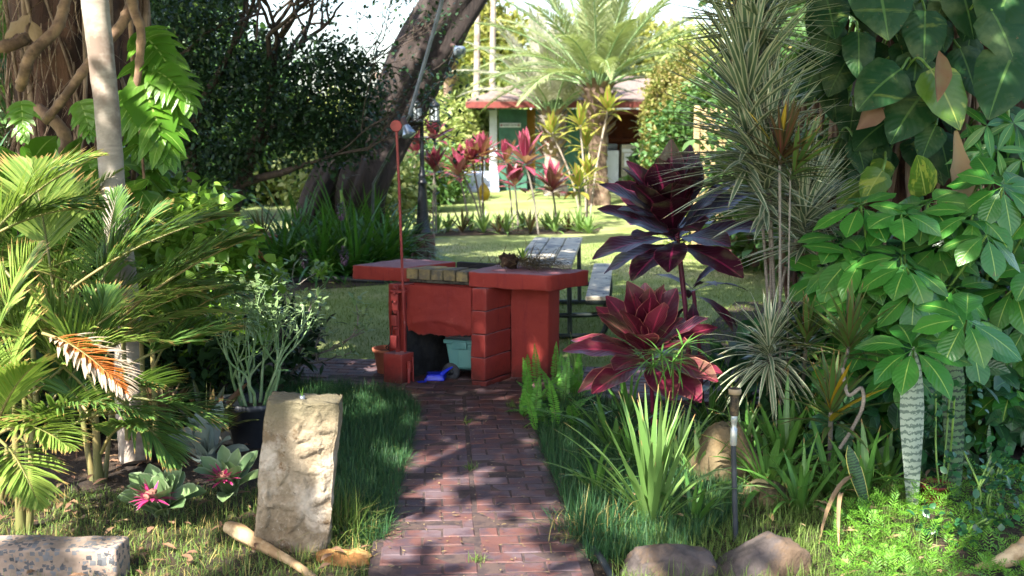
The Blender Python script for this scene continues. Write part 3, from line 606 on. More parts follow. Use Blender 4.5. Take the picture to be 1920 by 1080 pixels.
wall('bay_back', X(1128), X(1262), Ys + 2.2, Ys + 2.4, 0, zE, inner); wall('bay_shelf', X(1128) + .01, X(1262) - .01, Ys + 1.6, Ys + 2.19, Z(268), Z(262), inner); wall('bay_floor', X(1128) + .005, X(1262) - .005, Ys - .6, Ys + 2.19, .0, Z(348), solid('grey_concrete', '#77716c', '#5f5a56', 4., .8)); wall('bay_header', X(1128) + .003, X(1262) - .003, Ys - .2, Ys - .1, Z(215), zE - .003, trim)
m = MB(); x0, x1 = X(878), X(1440); ye, yr = Ys - 1.0, Ys + 2.6; ze, zr = Z(203), Z(203) + .8
prism(m, [(x0, ye, ze + .16), (x1, ye, ze + .16), (x1, yr, zr + .16), (x0 + 2.2, yr, zr + .16)], 0, 0, .0, top=[(x0, ye, ze + .24), (x1, ye, ze + .24), (x1, yr, zr + .24), (x0 + 2.2, yr, zr + .24)])
prism(m, [(x0, ye, ze + .16), (x0 + 2.2, yr, zr + .16), (x0, yr + 3.6, ze + .16)], 0, 0, 0, top=[(x0, ye, ze + .242), (x0 + 2.2, yr, zr + .242), (x0, yr + 3.6, ze + .242)])
rf = m.build('roof', roofm, sh, smooth=False); m = MB(); prism(m, [(x0, ye - .03), (x1, ye - .03), (x1, ye - .002), (x0, ye - .002)], ze, ze + .18, .004); prism(m, [(x0 - .03, ye - .03), (x0 - .002, ye - .03), (x0 - .002, yr + 3.5), (x0 - .03, yr + 3.5)], ze, ze + .18, .004); m.build('fascia', trim, rf, smooth=False)
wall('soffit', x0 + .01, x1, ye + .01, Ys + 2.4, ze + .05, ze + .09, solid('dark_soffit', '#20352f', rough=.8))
wp = X(918); wall('corner_post', wp, X(932), Ys - .1, Ys + .08, 0, zE - .02, white)
sg_ = thing('wall_sign', 'small white sign with two red spots and dark lettering on the green shed wall', 'sign', (X(957), Ys - .02, Z(235))); m = MB(); prism(m, [(X(937), Ys - .045), (X(976.5), Ys - .045), (X(976.5), Ys - .02), (X(937), Ys - .02)], Z(239), Z(230.5), .003); m.build('sign_board', white, sg_)
m = MB()
for px in (940.2, 972.5): lathe(m, (X(px), Ys - .048, Z(234.8)), [(.032, -.002), (.032, .002), (0, .003)], 12, (0, -1, 0))
m.build('red_spot', solid('sign_red', '#7a2230', rough=.5), sg_)
m = MB(); rs = random.Random(3); px = 943.5
while px < 970:
    wd_ = rs.uniform(.7, 1.1)
    if not 955.5 < px < 957.5: x_ = X(px); prism(m, [(x_, Ys - .05), (X(px + wd_), Ys - .05), (X(px + wd_), Ys - .046), (x_, Ys - .046)], Z(236.2) + rs.uniform(0, .01), Z(233.4), 0)
    px += wd_ + .5
m.build('lettering', solid('sign_ink', '#3c464c', rough=.5), sg_)
wm = thing('washing_machine', 'plain white top loading washing machine in the open bay of the shed', 'washing machine', (X(1145, Ys - .1), Ys - .1, Z(348))); zf = Z(348); Ym = Ys - .2
m = MB(); prism(m, [(X(1129.5), Ym), (X(1159), Ym), (X(1159), Ym + .7), (X(1129.5), Ym + .7)], zf, Z(282), .02); m.build('cabinet', white, wm); m = MB(); prism(m, [(X(1130), Ym + .5), (X(1159), Ym + .5), (X(1159), Ym + .68), (X(1130), Ym + .68)], Z(281.5), Z(270), .015); m.build('control_panel', solid('machine_grey', '#8d9196', '#7d8186', 5., .4), wm)
gr = bpy.data.materials['machine_grey']; ge = solid('beige_metal', '#9a9684', '#8d8977', 5., .45)
dm = thing('front_loader_dryer', 'grey front loading dryer with round door beside the white washer', 'dryer', (X(1180), Ym, zf)); m = MB(); prism(m, [(X(1164), Ym), (X(1208), Ym), (X(1208), Ym + .75), (X(1164), Ym + .75)], zf, Z(271), .015); m.build('cabinet', ge, dm)
m = MB(); prism(m, [(X(1169), Ym - .02), (X(1203), Ym - .02), (X(1203), Ym - .002), (X(1169), Ym - .002)], Z(312), Z(287), .006); dp = m.build('door_panel', white, dm); m = MB(); lathe(m, (X(1189), Ym - .03, Z(299)), [(.19, .0), (.19, .02), (.15, .04), (.13, .03), (0, .035)], 24, (0, -1, 0)); m.build('round_door', solid('dark_glass', '#22262a', rough=.15), dp); m = MB(); prism(m, [(X(1165), Ym - .012), (X(1186), Ym - .012), (X(1186), Ym - .002), (X(1165), Ym - .002)], Z(285), Z(279), .003); m.build('label_strip', white, dm)
# pale deck with railing left of the shed
dkk = thing('porch_step', 'pale blue-white porch platform with curved railing left of the green shed', 'porch', (X(895), Ys - .5, 0)); m = MB(); prism(m, [(X(862), Ys - .6), (X(936), Ys - .6), (X(933), Ys + 2), (X(868), Ys + 2)], 0, Z(326), .02); prism(m, [(X(850), Ys - .9), (X(937), Ys - .9), (X(937), Ys - .605), (X(850), Ys - .605)], 0, Z(351), .01); m.build('platform', solid('pale_blue_paint', '#a3acc0', '#98a2b8', 4., .6), dkk)
m = MB()
for k in range(6): x_ = X(868 + k * 8); tube(m, [(x_, Ys + .3, Z(326)), (x_, Ys + .3, Z(276))], .018, 6)
tube(m, smooth_path([(X(864), Ys + .3, Z(326)), (X(864), Ys + .3, Z(285)), (X(872), Ys + .3, Z(272)), (X(912), Ys + .3, Z(272))]), .03, 6); m.build('railing', gp, dkk)
# retaining wall of stones on the right of the lawn
rw = MB(); a, b_ = G(1290, 450), G(1440, 506); stn = solid('dark_wall_stone', '#6a4a3c', '#43342e', 5., .85, .6, 30., .02, isl=.5); h = .42; rs = random.Random(4); k = 0
for row in range(3):
    t_ = -.05 + row * .03
    while t_ < 1.5:
        dt = rs.uniform(.07, .13); p = lerp(a, b_, t_ + dt / 2); box(rw, (p.x, p.y, .07 + row * .14), (dt * (b_ - a).length * .97, .25, .135), math.atan2(b_.y - a.y, b_.x - a.x), .02, .02, .12, k); k += 1; t_ += dt
tag(rw.build('retaining_wall', stn, origin=a), 'low dark stone retaining wall at the right edge of the lawn', 'retaining wall')
m = MB(); rs = random.Random(9); p = G(1300, 436); bed('planting_bed', [(a.x - .2, a.y + .1), (b_.x + .8, b_.y + .1), (b_.x + 5, b_.y + 3), (a.x + 6, a.y + 5), (a.x, a.y + 3)], .40)
# lattice fence behind the dracaena
lf = thing('lattice_fence', 'tan wooden lattice fence seen through the striped dracaena leaves', 'fence', (4.5, 19, 0)); m = MB(); x0, x1, yy = D(1305, 300, 19).x, D(1600, 300, 19).x, 19; z0, z1 = .4, D(1300, 205, 19).z; tan_ = solid('tan_lattice', '#a8946c', '#927e58', 4., .7)
k = x0 - (z1 - z0)
while k < x1:
    for sg in (1, -1):
        a0 = Vector((k, yy + .012 * sg, z0 if sg > 0 else z1)); a1 = a0 + Vector((z1 - z0, 0, (z1 - z0) * sg)); ts = max(0, (x0 - a0.x) / (z1 - z0)); te = min(1, (x1 - a0.x) / (z1 - z0))
        if te > ts: p0, p1 = a0.lerp(a1, ts), a0.lerp(a1, te); o = Vector((0, 0, .03)); m.add([p0 - o, p1 - o, p1 + o, p0 + o, p0 - o + Vector((0, .01, 0)), p1 - o + Vector((0, .01, 0)), p1 + o + Vector((0, .01, 0)), p0 + o + Vector((0, .01, 0))], [(0, 1, 2, 3), (7, 6, 5, 4), (0, 4, 5, 1), (3, 2, 6, 7)])
    k += .16
m.build('lattice_panel', tan_, lf, smooth=False)
for xx in (x0, (x0 + x1) / 2, x1): m = MB(); box(m, (xx, yy, z1 / 2 + .03), (.09, .07, z1 + .06)); m.build('post', tan_, lf)

# ================================================================== FOREGROUND STONES
def carved():
    b0 = G(545, 1035); t = thing('carved_stone_post', 'pale mottled stone post with carved flower beside the brick path', 'stone post', b0); w0, dd_ = .185, .2
    top = D(565, 752, b0.y); bm = bmesh.new(); nx, nz, ny = 60, 110, 24; x0b, x1b = D(473, 1030, b0.y).x, D(612, 1030, b0.y).x; x0t, x1t = D(498, 750, b0.y).x, D(634, 750, b0.y).x; hz = top.z
    rs = random.Random(8)
    def petal(x, z, cx, cz, ang, L, W):
        dx, dz = x - cx, z - cz; a = dx * math.cos(ang) + dz * math.sin(ang); b = -dx * math.sin(ang) + dz * math.cos(ang)
        if a < 0 or a > L: return 0
        w_ = W * math.sin(math.pi * (a / L) ** .8) + .002; k = 1 - (b / w_) ** 2
        return max(0, k) ** .5 * (1 - .0 * a) if k > 0 else 0
    fl = []
    for (cx, cz, s, n, ph) in ((-.055, .50, .17, 6, .35), (.14, .42, .10, 5, 1.0), (.05, .24, .15, 5, .6), (-.13, .24, .1, 4, .2), (.08, .62, .12, 5, .1)):
        for k in range(n): fl.append((cx, cz, ph + k * 6.283 / n + rs.uniform(-.25, .25), s * rs.uniform(.75, 1.1), s * .2))
    def disp(x, z):
        d = 0
        for p in fl: d = max(d, petal(x, z, *p))
        return d * .012 + .011 * noise.fractal(Vector((x * 8, z * 8, 3)), 1, 2, 5)
    G4 = {}
    per = []
    for i in range(nx): per.append((i / nx, 0, 0))
    for i in range(ny): per.append((1, i / ny, 1))
    for i in range(nx): per.append((1 - i / nx, 1, 2))
    for i in range(ny): per.append((0, 1 - i / ny, 3))
    V = []
    for k in range(nz + 1):
        t_ = k / nz; z = -.03 + (hz + .03) * t_; xa, xb = lerp(x0b, x0t, t_), lerp(x1b, x1t, t_)
        for (u, v, s_) in per:
            x = xa + (xb - xa) * u; y = b0.y - .02 + dd_ * v; cxm = (xa + xb) / 2
            zz = z + (0 if k < nz else .012 * noise.noise(Vector((u * 4, v * 4, 9))) - .02 * u)
            n_ = noise.fractal(Vector((x * 5, y * 5, z * 5)), 1, 2, 4) * .014
            if s_ == 0: y -= disp(x - cxm, z) * min(1, min(u, 1 - u) * 12); 
            x += n_ * (1 if u > .5 else -1) * (1 if s_ in (1, 3) or min(u, 1 - u) < .06 else 0) * 1.2
            r_ = .012; cut = 0
            if s_ in (0, 2) and min(u, 1 - u) < .03: y += (r_ if s_ == 0 else -r_) * (1 - min(u, 1 - u) / .03)
            V.append((x, y, zz))
    n = len(per); Fc = [(k * n + i, k * n + (i + 1) % n, (k + 1) * n + (i + 1) % n, (k + 1) * n + i) for k in range(nz) for i in range(n)]
    mb = MB(); mb.add(V, Fc); ring = V[-n:]; c = np.mean(ring, 0); rings = [np.array(ring)]
    for f_ in (.97, .7, .35, .02): r2 = c + (np.array(ring) - c) * f_; r2[:, 2] += .006 * (f_ < .99) + np.array([.008 * noise.noise(Vector((p[0] * 30, p[1] * 30, 2))) for p in r2]); rings.append(r2)
    Vt = np.vstack(rings); mb.add(Vt, [(k * n + i, k * n + (i + 1) % n, (k + 1) * n + (i + 1) % n, (k + 1) * n + i) for k in range(len(rings) - 1) for i in range(n)])
    mat = NT('carved_limestone'); a_ = mat.noise(5.5, 7, .72); b_ = mat.noise(2.3, 5, .7); f_ = mat.noise(60., 4, .7)
    c = mat.mix(mat.step(a_, .4, .6), hexc('#6f5f49'), hexc('#958670')); c = mat.mix(mat.step(b_, .52, .62), c, hexc('#aea292')); c = mat.mix(mat.step(mat.noise(7., 6, .8), .58, .66), c, hexc('#6a4e30')); c = mat.mix(mat.math('MULTIPLY', mat.step(mat.noise(14., 7, .8), .56, .64), .6), c, hexc('#4f4534')); c = mat.mix(mat.math('MULTIPLY', mat.step(mat.noise(30., 7, .8), .58, .66), .5), c, hexc('#c2b8a8'))
    zz = mat.node('ShaderNodeSeparateXYZ', {0: mat.pos()}).outputs[2]; c = mat.mix(mat.math('MULTIPLY', mat.step(mat.math('ADD', zz, mat.math('MULTIPLY', a_, .3)), hz - .02, hz + .13), .8), c, hexc('#5c5640'))
    mat.put(mat.b.inputs['Base Color'], c); mat.b.inputs['Roughness'].default_value = .9; mat.bump(mat.math('ADD', f_, mat.math('MULTIPLY', a_, 2.)), .9, .012)
    mb.build('stone_block', mat.m, t); m = MB(); pc_ = D(567, 750, b0.y + .06); lathe(m, pc_, [(.009, -.02), (.013, -.02), (.013, .022), (.009, .022), (.009, -.01)], 14); m.build('pipe_stub', gp, t)
    g = MB(); grassblades(g, rng, np.tile([[pc_.x, pc_.y]], (7, 1)), .07, .003, .4, .5, z=np.full(7, pc_.z)); g.build('grass_sprig', leafm('sprig_green', '#4f7a2c', '#6b9a3c'), t)
carved()
def pebbly():
    t = NT('pebbled_concrete'); v = t.node('ShaderNodeTexVoronoi', {'Scale': 42., 'Randomness': 1.}, distance='CHEBYCHEV'); dn = t.node('ShaderNodeTexNoise', {'Scale': 30., 'Detail': 3.}); t.l.new(t.pos(), dn.inputs['Vector']); ds = t.node('ShaderNodeVectorMath', {0: dn.outputs['Color'], 1: (.02, .02, .02)}, operation='MULTIPLY'); t.l.new(t.node('ShaderNodeVectorMath', {0: t.pos(), 1: ds.outputs[0]}, operation='ADD').outputs[0], v.inputs['Vector']); v2 = t.noise(2.4, 5, .7)
    rnd = t.node('ShaderNodeSeparateXYZ', {0: v.outputs['Color']}); k = t.math('MULTIPLY', t.math('LESS_THAN', v.outputs['Distance'], t.math('MULTIPLY_ADD', rnd.outputs[2], .35, .22)), t.math('GREATER_THAN', t.math('ADD', rnd.outputs[0], t.math('MULTIPLY', v2, .6)), .60))
    c = t.mix(t.step(v2, .42, .6), hexc('#7a6b5e'), hexc('#a18a7a')); c = t.mix(t.step(t.noise(6., 6, .7), .55, .68), c, hexc('#5a4d3f')); c = t.mix(k, c, t.mix(rnd.outputs[1], hexc('#3a3c40'), hexc('#6a6a6c')))
    t.put(t.b.inputs['Base Color'], c); t.b.inputs['Roughness'].default_value = .85; t.bump(t.math('ADD', t.noise(50., 5), t.math('MULTIPLY', k, .8)), .6, .006); return t.m
sl_ = [G(-140, 1052, .13), G(215, 1046, .13), G(243, 1004, .13), G(-90, 1002, .13)]
m = MB(); prism(m, xy(*[G(-140, 1085, 0.02), G(205, 1090, .02), G(243, 1030, .02), G(-140, 1030, .02)]), -.1, .0, 0); m = MB()
A, B, C_, D_ = G(-150, 1030, .17), G(216, 1030, .17), G(243, 1004, .17), G(-130, 1001, .17)
prism(m, xy(A, B, C_, D_), -.05, .17, .012, .025, .009, 7, 3); tag(m.build('pebbled_slab', pebbly(), origin=(B.x, B.y, 0)), 'thick concrete slab with exposed dark pebbles in the lower left corner', 'slab')
rk = solid('purple_brown_rock', '#524946', '#3b3432', 9., .85, .8, 70., .008, c3='#63503f', s3=2.5, th3=(.5, .6)); mossy = solid('mossy_rock', '#6a5c42', '#3f3a24', 5., .9, .7, 35., .015, c3='#7d6848', s3=3.)
for px, py, rx, rz_, sd, mt, lb, fc in ((1256, 1074, .225, .115, 3, rk, 'rounded purple brown rock at the bottom edge, left one of the two big rocks', 4), (1424, 1072, .225, .14, 9, rk, 'faceted purple brown rock at the bottom edge in front of the standing pipe', 5), (1352, 900, .20, .27, 14, mossy, 'large mossy tan rock half hidden by strappy leaves behind the standing pipe', 3), (1435, 940, .13, .09, 21, mossy, 'small pale tan rock low in the leaves right of the standing pipe', 3)):
    c = G(px, py) if py < 1000 else G(px, py); 
    if py > 1000: c = G(px, 1078) + Vector((0, .0, 0))
    m = MB(); rock(m, (c.x, c.y, rz_ * .28), (rx, .17, rz_), sd, 5, amp=.22, facet=fc); tag(m.build('garden_rock', mt, origin=(c.x, c.y, 0)), lb, 'rock')
c = G(655, 1052); m = MB(); rock(m, (c.x, c.y, .012), (.135, .1, .045), 31, 4, amp=.4, facet=5); tag(m.build('sandstone_piece', solid('orange_sandstone', '#a0703c', '#7c5226', 7., .85, .6, 50., .006, c3='#c09a60', s3=9.), origin=(c.x, c.y, 0)), 'flat orange brown stone in the grass at the left path edge', 'stone')
# standing sprinkler pipe
sb_ = G(1380, 1018); spk = thing('sprinkler_riser', 'thin dark standing water pipe with metal fitting and sprinkler head between rocks and leaves', 'sprinkler', sb_)
def zy(py): return D(1380, py, sb_.y).z
cx_, cy_ = sb_.x, sb_.y; off = D(1378, 730, sb_.y).x - cx_
m = MB(); tube(m, [(cx_, cy_, -.02), (cx_ + off, cy_, zy(835))], .0135, 12); m.build('pipe', solid('grey_black_pipe', '#2b2f35', '#363b41', 9., .5), spk)
m = MB(); lathe(m, (cx_ + off, cy_, 0), [(.014, zy(835)), (.0175, zy(832)), (.0175, zy(803)), (.013, zy(801)), (.014, zy(792)), (.017, zy(790)), (.017, zy(779)), (.014, zy(777))], 14); m.build('metal_coupling', solid('worn_metal_fitting', '#b5b3aa', '#8f9ca6', 30., .4, metal=.5), spk)
m = MB(); lathe(m, (cx_ + off, cy_, 0), [(.02, zy(779)), (.023, zy(776)), (.023, zy(744)), (.026, zy(740)), (.03, zy(737)), (.031, zy(731)), (.027, zy(728)), (.01, zy(726)), (0, zy(726))], 18); hd = m.build('sprinkler_head', solid('aged_black_head', '#231f1c', '#33291f', 30., .6, c3='#6e5b42', s3=12.), spk); m = MB(); lathe(m, (cx_ + off, cy_, 0), [(.028, zy(739)), (.0325, zy(737)), (.0325, zy(730.5)), (.028, zy(728.5))], 18); m.build('head_cap', solid('tan_cap', '#8a785e', '#6f5f49', 20., .6), hd)
# ribbed pale urn and black pot at the left
ur = thing('ribbed_urn', 'pale grey ribbed ceramic urn beside the black plastic pot', 'urn', G(432, 828)); uc = G(432, 828); m = MB(); ns = 48; hz = D(430, 745, uc.y).z; prof = [(.02, 0), (.085, 0), (.115, hz * .2), (.135, hz * .45), (.125, hz * .72), (.095, hz * .93), (.10, hz), (.085, hz * .98), (.05, hz * .9)]
V = []
for (r, z) in prof:
    for j in range(ns): t_ = 6.28318 * j / ns; rr = r * (1 + .035 * math.cos(t_ * 16)); V.append((uc.x + rr * math.cos(t_), uc.y + rr * math.sin(t_), z))
m.add(V, [(i * ns + j, i * ns + (j + 1) % ns, (i + 1) * ns + (j + 1) % ns, (i + 1) * ns + j) for i in range(len(prof) - 1) for j in range(ns)]); m.build('urn_body', solid('pale_ceramic', '#b3aea4', '#9a948a', 6., .6, c3='#7b766c', s3=7.), ur)
pot('black_plastic_pot', 'black plastic nursery pot holding the slender green stemmed shrub', G(480, 832), .20, .30, solid('black_pot_plastic', '#23262c', '#2d3138', 6., .5))
pot('rust_pot', 'low dark red pot behind the pale banded snake plant leaf', G(1752, 945), .09, .12, solid('dark_red_pot', '#6e2a20', '#57211a', 6., .7))
pot('terracotta_planter', 'terracotta planter standing left of the dark strappy clumps', G(494, 508), .20, .50, terra, rim=.06)
# dried palm parts
bn = solid('dry_palm_sheath', '#a58a66', '#8a6e4c', 9., .7, .4, 40., .004, c3='#c4ad88', s3=5.)
m = MB(); a, b_, c, d = G(428, 1018), G(490, 1040), G(545, 1066), G(590, 1092)
tube(m, smooth_path([a + Vector((0, 0, .085)), lerp(a, b_, .4) + Vector((0, 0, .075)), b_ + Vector((0, 0, .05)), c + Vector((0, 0, .035)), d + Vector((0, 0, .02))]), [.03, .043, .03, .02, .016], 12, disp=lambda t, l, k: 1 + .08 * math.sin(t * 5 + l * 9)); tag(m.build('dry_frond_stalk', bn, origin=a), 'pale dry palm frond stalk lying in the grass left of the path', 'frond stalk')
m = MB(); a = G(1910, 1068); tube(m, smooth_path([a + Vector((-.22, -.04, .03)), a + Vector((-.1, -.03, .05)), a + Vector((0, 0, .09)), a + Vector((.03, .03, .15))]), [.01, .035, .05, .01], 9); tag(m.build('dry_leaf_sheath', bn, origin=a), 'curled pale brown palm sheath in the lower right corner', 'palm sheath')
# ================================================================== PLANTS (near and middle)
rng = np.random.default_rng(11)
# leaf and bark materials
M_ = dict(
 palm=leafm('palm_leaf', '#43683a', '#60843e', rib='#93a04a', ribw=.06, tip='#9a7a4a', tipat=.9, rough=.38),
 palmy=leafm('palm_leaf_yellow', '#6c8c3c', '#8fa650', rib='#b0ac5a', ribw=.06, tip='#a98a56', tipat=.85),
 palmdry=leafm('palm_leaf_dying', '#b4602a', '#bd7440', rib='#c99038', ribw=.08, tip='#bba793', tipat=.5, rough=.6),
 palmgrey=leafm('palm_leaf_far', '#7f8c5c', '#98a074', rough=.4, trans=.3),
 ti=leafm('ti_leaf_purple', '#331322', '#46182c', rib='#7a2346', ribw=.045, rough=.4, trans=.12, veins=70, sp=.5, edgeline='#7a3048'),
 tir=leafm('ti_leaf_red', '#561a2b', '#722c3e', rib='#96344c', ribw=.05, rough=.32, trans=.2, veins=70, sp=.5, edgeline='#a8685c'),
 tip_=leafm('ti_leaf_pink', '#7c2440', '#a04a62', rib='#b86a7c', rough=.4, trans=.3),
 tig=leafm('ti_leaf_green', '#7f8c34', '#96903e', rib='#b05c58', ribw=.07, rough=.4, trans=.3),
 drac=leafm('dracaena_leaf', '#627a5c', '#768c6c', edge='#c9c8a8', edgew=.28, rough=.42, trans=.15, tip='#a8946c', tipat=.93),
 dracg=leafm('dracaena_leaf_plain', '#41602c', '#5d7a38', edge='#6b4a34', edgew=.40, rough=.42, trans=.2, tip='#8a6a44', tipat=.9),
 dracr=leafm('dracaena_leaf_reddish', '#4a4a28', '#5c3a30', rib='#7a3a3a', ribw=.12, rough=.42),
 yel=leafm('yellowing_leaf', '#b08a1c', '#b8a02c', rib='#cbb050', tip='#8a5a2a', tipat=.9),
 scheff=leafm('schefflera_leaf', '#2f6a26', '#488530', rib='#8aa64e', ribw=.028, rough=.34, trans=.14, veins=55, sp=.5),
 pothos=leafm('pothos_leaf', '#163418', '#234c20', rib='#4c6c34', ribw=.03, rough=.5, trans=.12, mottle='#57692c', mscale=9., mth=(.62, .68), veins=60, sp=.25),
 pothosy=leafm('pothos_leaf_yellow', '#5f7d28', '#4b7026', rib='#9aa44c', ribw=.03, rough=.32, trans=.2, mottle='#8f9a3c', mscale=8., mth=(.53, .6), veins=60),
 monst=leafm('philodendron_leaf', '#4f7f24', '#6b9630', rib='#a0b860', ribw=.03, rough=.3, trans=.3, veins=40),
 strap=leafm('strap_leaf', '#4a7a34', '#5f8c3e', rough=.36, trans=.25, tip='#a07a4c', tipat=.93, rib='#6f9a4e', ribw=.04),
 strapl=leafm('strap_leaf_pale', '#658a48', '#7c9c56', rough=.36, trans=.28, tip='#b08a5c', tipat=.95),
 agap=leafm('clump_leaf', '#2c5a1c', '#3f7426', rough=.35, trans=.25, rib='#4f8434', ribw=.05),
 mondo=leafm('mondo_grass', '#2c4e34', '#3a6134', rough=.5, trans=.1, tip='#7c8a4a', tipat=.93, sp=.25),
 grass=leafm('meadow_grass', '#4f6c2e', '#748644', rough=.5, trans=.2, sp=.25),
 drygrass=leafm('dry_grass', '#a89a5c', '#8a7a44', rough=.7, trans=.1),
 fern=leafm('fern_leaf', '#4a8a30', '#66a23c', rough=.5, trans=.25),
 aspf=leafm('asparagus_fern_leaf', '#4f8a26', '#76a636', rough=.5, trans=.25),
 shrubd=leafm('dark_shrub_leaf', '#1f3520', '#33502a', rough=.45, trans=.18),
 ivy=leafm('vine_leaf', '#5c8a2e', '#8aac46', rough=.4, trans=.3),
 jade=leafm('shrub_leaf_pale', '#6a8a52', '#8aa26c', rough=.45, trans=.2, edgeline='#c0c8a0'),
 brom=leafm('bromeliad_leaf', '#5d7a50', '#78905e', rough=.5, trans=.1, edge='#8a9a76', edgew=.42),
 bromg=leafm('bromeliad_leaf_grey', '#76847c', '#8a9690', rough=.5, trans=.1),
 bronze=leafm('bronze_bromeliad_leaf', '#6a4a34', '#4f5a34', rough=.45, trans=.15),
 pinkb=leafm('pink_bract', '#b02a68', '#c8447c', rough=.5, trans=.2, tip='#d0a0b0', tipat=.9),
 snakep=leafm('snake_plant_pale', '#97a594', '#a5b09e', bands='#5c6c60', rough=.4, trans=.05),
 snaked=leafm('snake_plant_dark', '#4c6a48', '#5f7c56', bands='#22342c', rough=.4, trans=.05),
 snakey=leafm('snake_plant_edged', '#3c5c3a', '#446640', bands='#22382a', edge='#b8b060', edgew=.44, rough=.4, trans=.05),
 dead=leafm('dead_leaf', '#6e5040', '#8a6a50', rough=.8, trans=.1, veins=30), deadp=leafm('dead_leaf_pale', '#a58c6c', '#8f7656', rough=.8, trans=.1, veins=26),
)
bk = dict(big=barkm('brown_fibrous_bark', '#2c1c17', '#54392e', '#664838', 9.), lean=barkm('dark_grey_bark', '#221b19', '#3f3430', '#2c2320', 7., stretch=(1, 1, .3), bump=1., dist=.05),
 root=barkm('aerial_root_bark', '#7a6250', '#a38a74', '#5c4234', 20.), pale=barkm('pale_palm_bark', '#857a6e', '#a3988b', '#75655a', 5., stretch=(1, 1, 2.5), bump=.3, dist=.01), vine=barkm('ringed_vine_bark', '#6b5342', '#97795c', '#54402f', 9., stretch=(1, 1, 1.), bump=.4, dist=.01),
 cane=barkm('grey_cane_bark', '#6e665e', '#8c847a', None, 30., stretch=(1, 1, 3), bump=.5, dist=.006), twig=barkm('dark_twig_bark', '#2e2620', '#4a3d34', None, 20.), green=solid('green_stem', '#5a7a34', '#7a9a4a', 8., .5), ystem=solid('yellow_green_stem', '#6a6a3a', '#86784a', 6., .5), grn=solid('pale_green_stem', '#6c8a58', '#8ea478', 8., .5),
 redst=solid('magenta_stem', '#6a1c3a', '#52182e', 8., .5), palmt=barkm('palm_leaf_base_bark', '#4f3c30', '#8a7462', '#3a2c24', 6., stretch=(1, 1, 1)))

# ---- big left tree with aerial roots and climbing vine
b = D(165, 300, 10.2); b.z = 0
bt = thing('rooted_tree', 'massive brown trunk with hanging aerial roots at the upper left', 'tree', b)
m = MB(); P = smooth_path([b + Vector(v) for v in ((-.05, .1, -.1), (-.05, 0, .8), (-.02, 0, 1.8), (0, 0, 3.2), (.1, 0, 5.5))], 14)
tube(m, P, [.75, .55, .46, .48, .5], 72, disp=lambda t, l, k: 1 + .13 * math.sin(t * 5 + math.sin(l * 1.4)) + .08 * math.sin(t * 11 + l * .8) + .10 * noise.noise(Vector((math.cos(t) * 5, math.sin(t) * 5, l * .8))) + .05 * noise.noise(Vector((math.cos(t) * 14, math.sin(t) * 14, l * 2))))
m.build('trunk', bk['big'], bt)
rr = random.Random(3)
for k in range(26):
    az = rr.uniform(2.6, 6.6); r0 = .50; x0, y0 = b.x + math.cos(az) * r0, b.y + math.sin(az) * r0 * 1.0
    m = MB(); z1 = rr.uniform(1.6, 4.4); z0 = 0 if rr.random() < .6 else rr.uniform(.5, 1.4); tube(m, smooth_path([(x0 + rr.gauss(0, .1), y0 + rr.gauss(0, .05), z1 + .3), (x0 + rr.gauss(0, .07), y0 - .04, (z1 * 2 + z0) / 3), (x0 + rr.gauss(0, .1), y0 - .1, (z1 + z0 * 2) / 3), (x0 + rr.gauss(0, .12), y0 - .12, z0)]), [rr.uniform(.01, .035), .012], 7, disp=lambda t, l, k: 1 + .15 * math.sin(l * 30 + t)); m.build('aerial_root', bk['root'], bt)
m = MB(); n = 420; az = rng.uniform(2.4, 6.4, n); bb = np.column_stack([b.x + np.cos(az) * .56 + rng.normal(-.15, .12, n), b.y - .1 + np.sin(az) * .52, rng.uniform(1.4, 3.3, n)])
m.add(*ribbons(rng, bb, np.column_stack([rng.normal(0, .45, n), rng.normal(-.2, .2, n), rng.uniform(-1.2, -.3, n)]), rng.uniform(.2, .8, n), .009, 'strap', .7, curl=1.6)); m.build('root_tangle', solid('root_fibre', '#8f7a64', '#5f4a3a', 20., .9, isl=.6), bt)
def vine(label, pts, Y, r, parent=None):
    P = [D(px, py, Y + dy) for px, py, dy in pts]; m = MB(); tube(m, smooth_path(P, 10), r, 10, disp=lambda t, l, k: 1 + .22 * max(0, math.sin(l * 45)) ** 10); 
    return m.build('vine_stem', bk['vine'], parent) if parent else tag(m.build('climbing_vine', bk['vine'], origin=P[-1]), label, 'vine')
vine('thick ringed vine stem with an elbow crossing the left of the brown trunk', [(140, -60, 0), (122, 5, 0), (105, 55, -.1), (60, 100, -.2), (45, 140, -.2), (38, 165, -.1)], 9.1, [.036, .045, .04])
vine('thick bent vine stem at the left frame edge', [(-30, 90, 0), (20, 85, 0), (52, 70, .1)], 9.3, [.05, .045])
vine('long slanting vine stem crossing behind the white trunk', [(250, 0, .2), (225, 50, 0), (170, 115, -.1), (130, 170, -.1), (85, 228, 0)], 8.6, [.04, .035, .03])
vine('slim hanging vine stem right of the white trunk', [(243, -40, 0), (250, 15, 0), (264, 60, 0), (260, 130, 0), (252, 195, 0), (262, 240, 0), (270, 335, 0)], 8.6, [.042, .034, .03, .024, .012, .01])
vine('pale lower vine stem creeping down below the trunk roots', [(70, 205, .1), (105, 230, 0), (125, 265, 0), (115, 305, 0), (140, 330, .1)], 8.8, [.05, .045, .03])
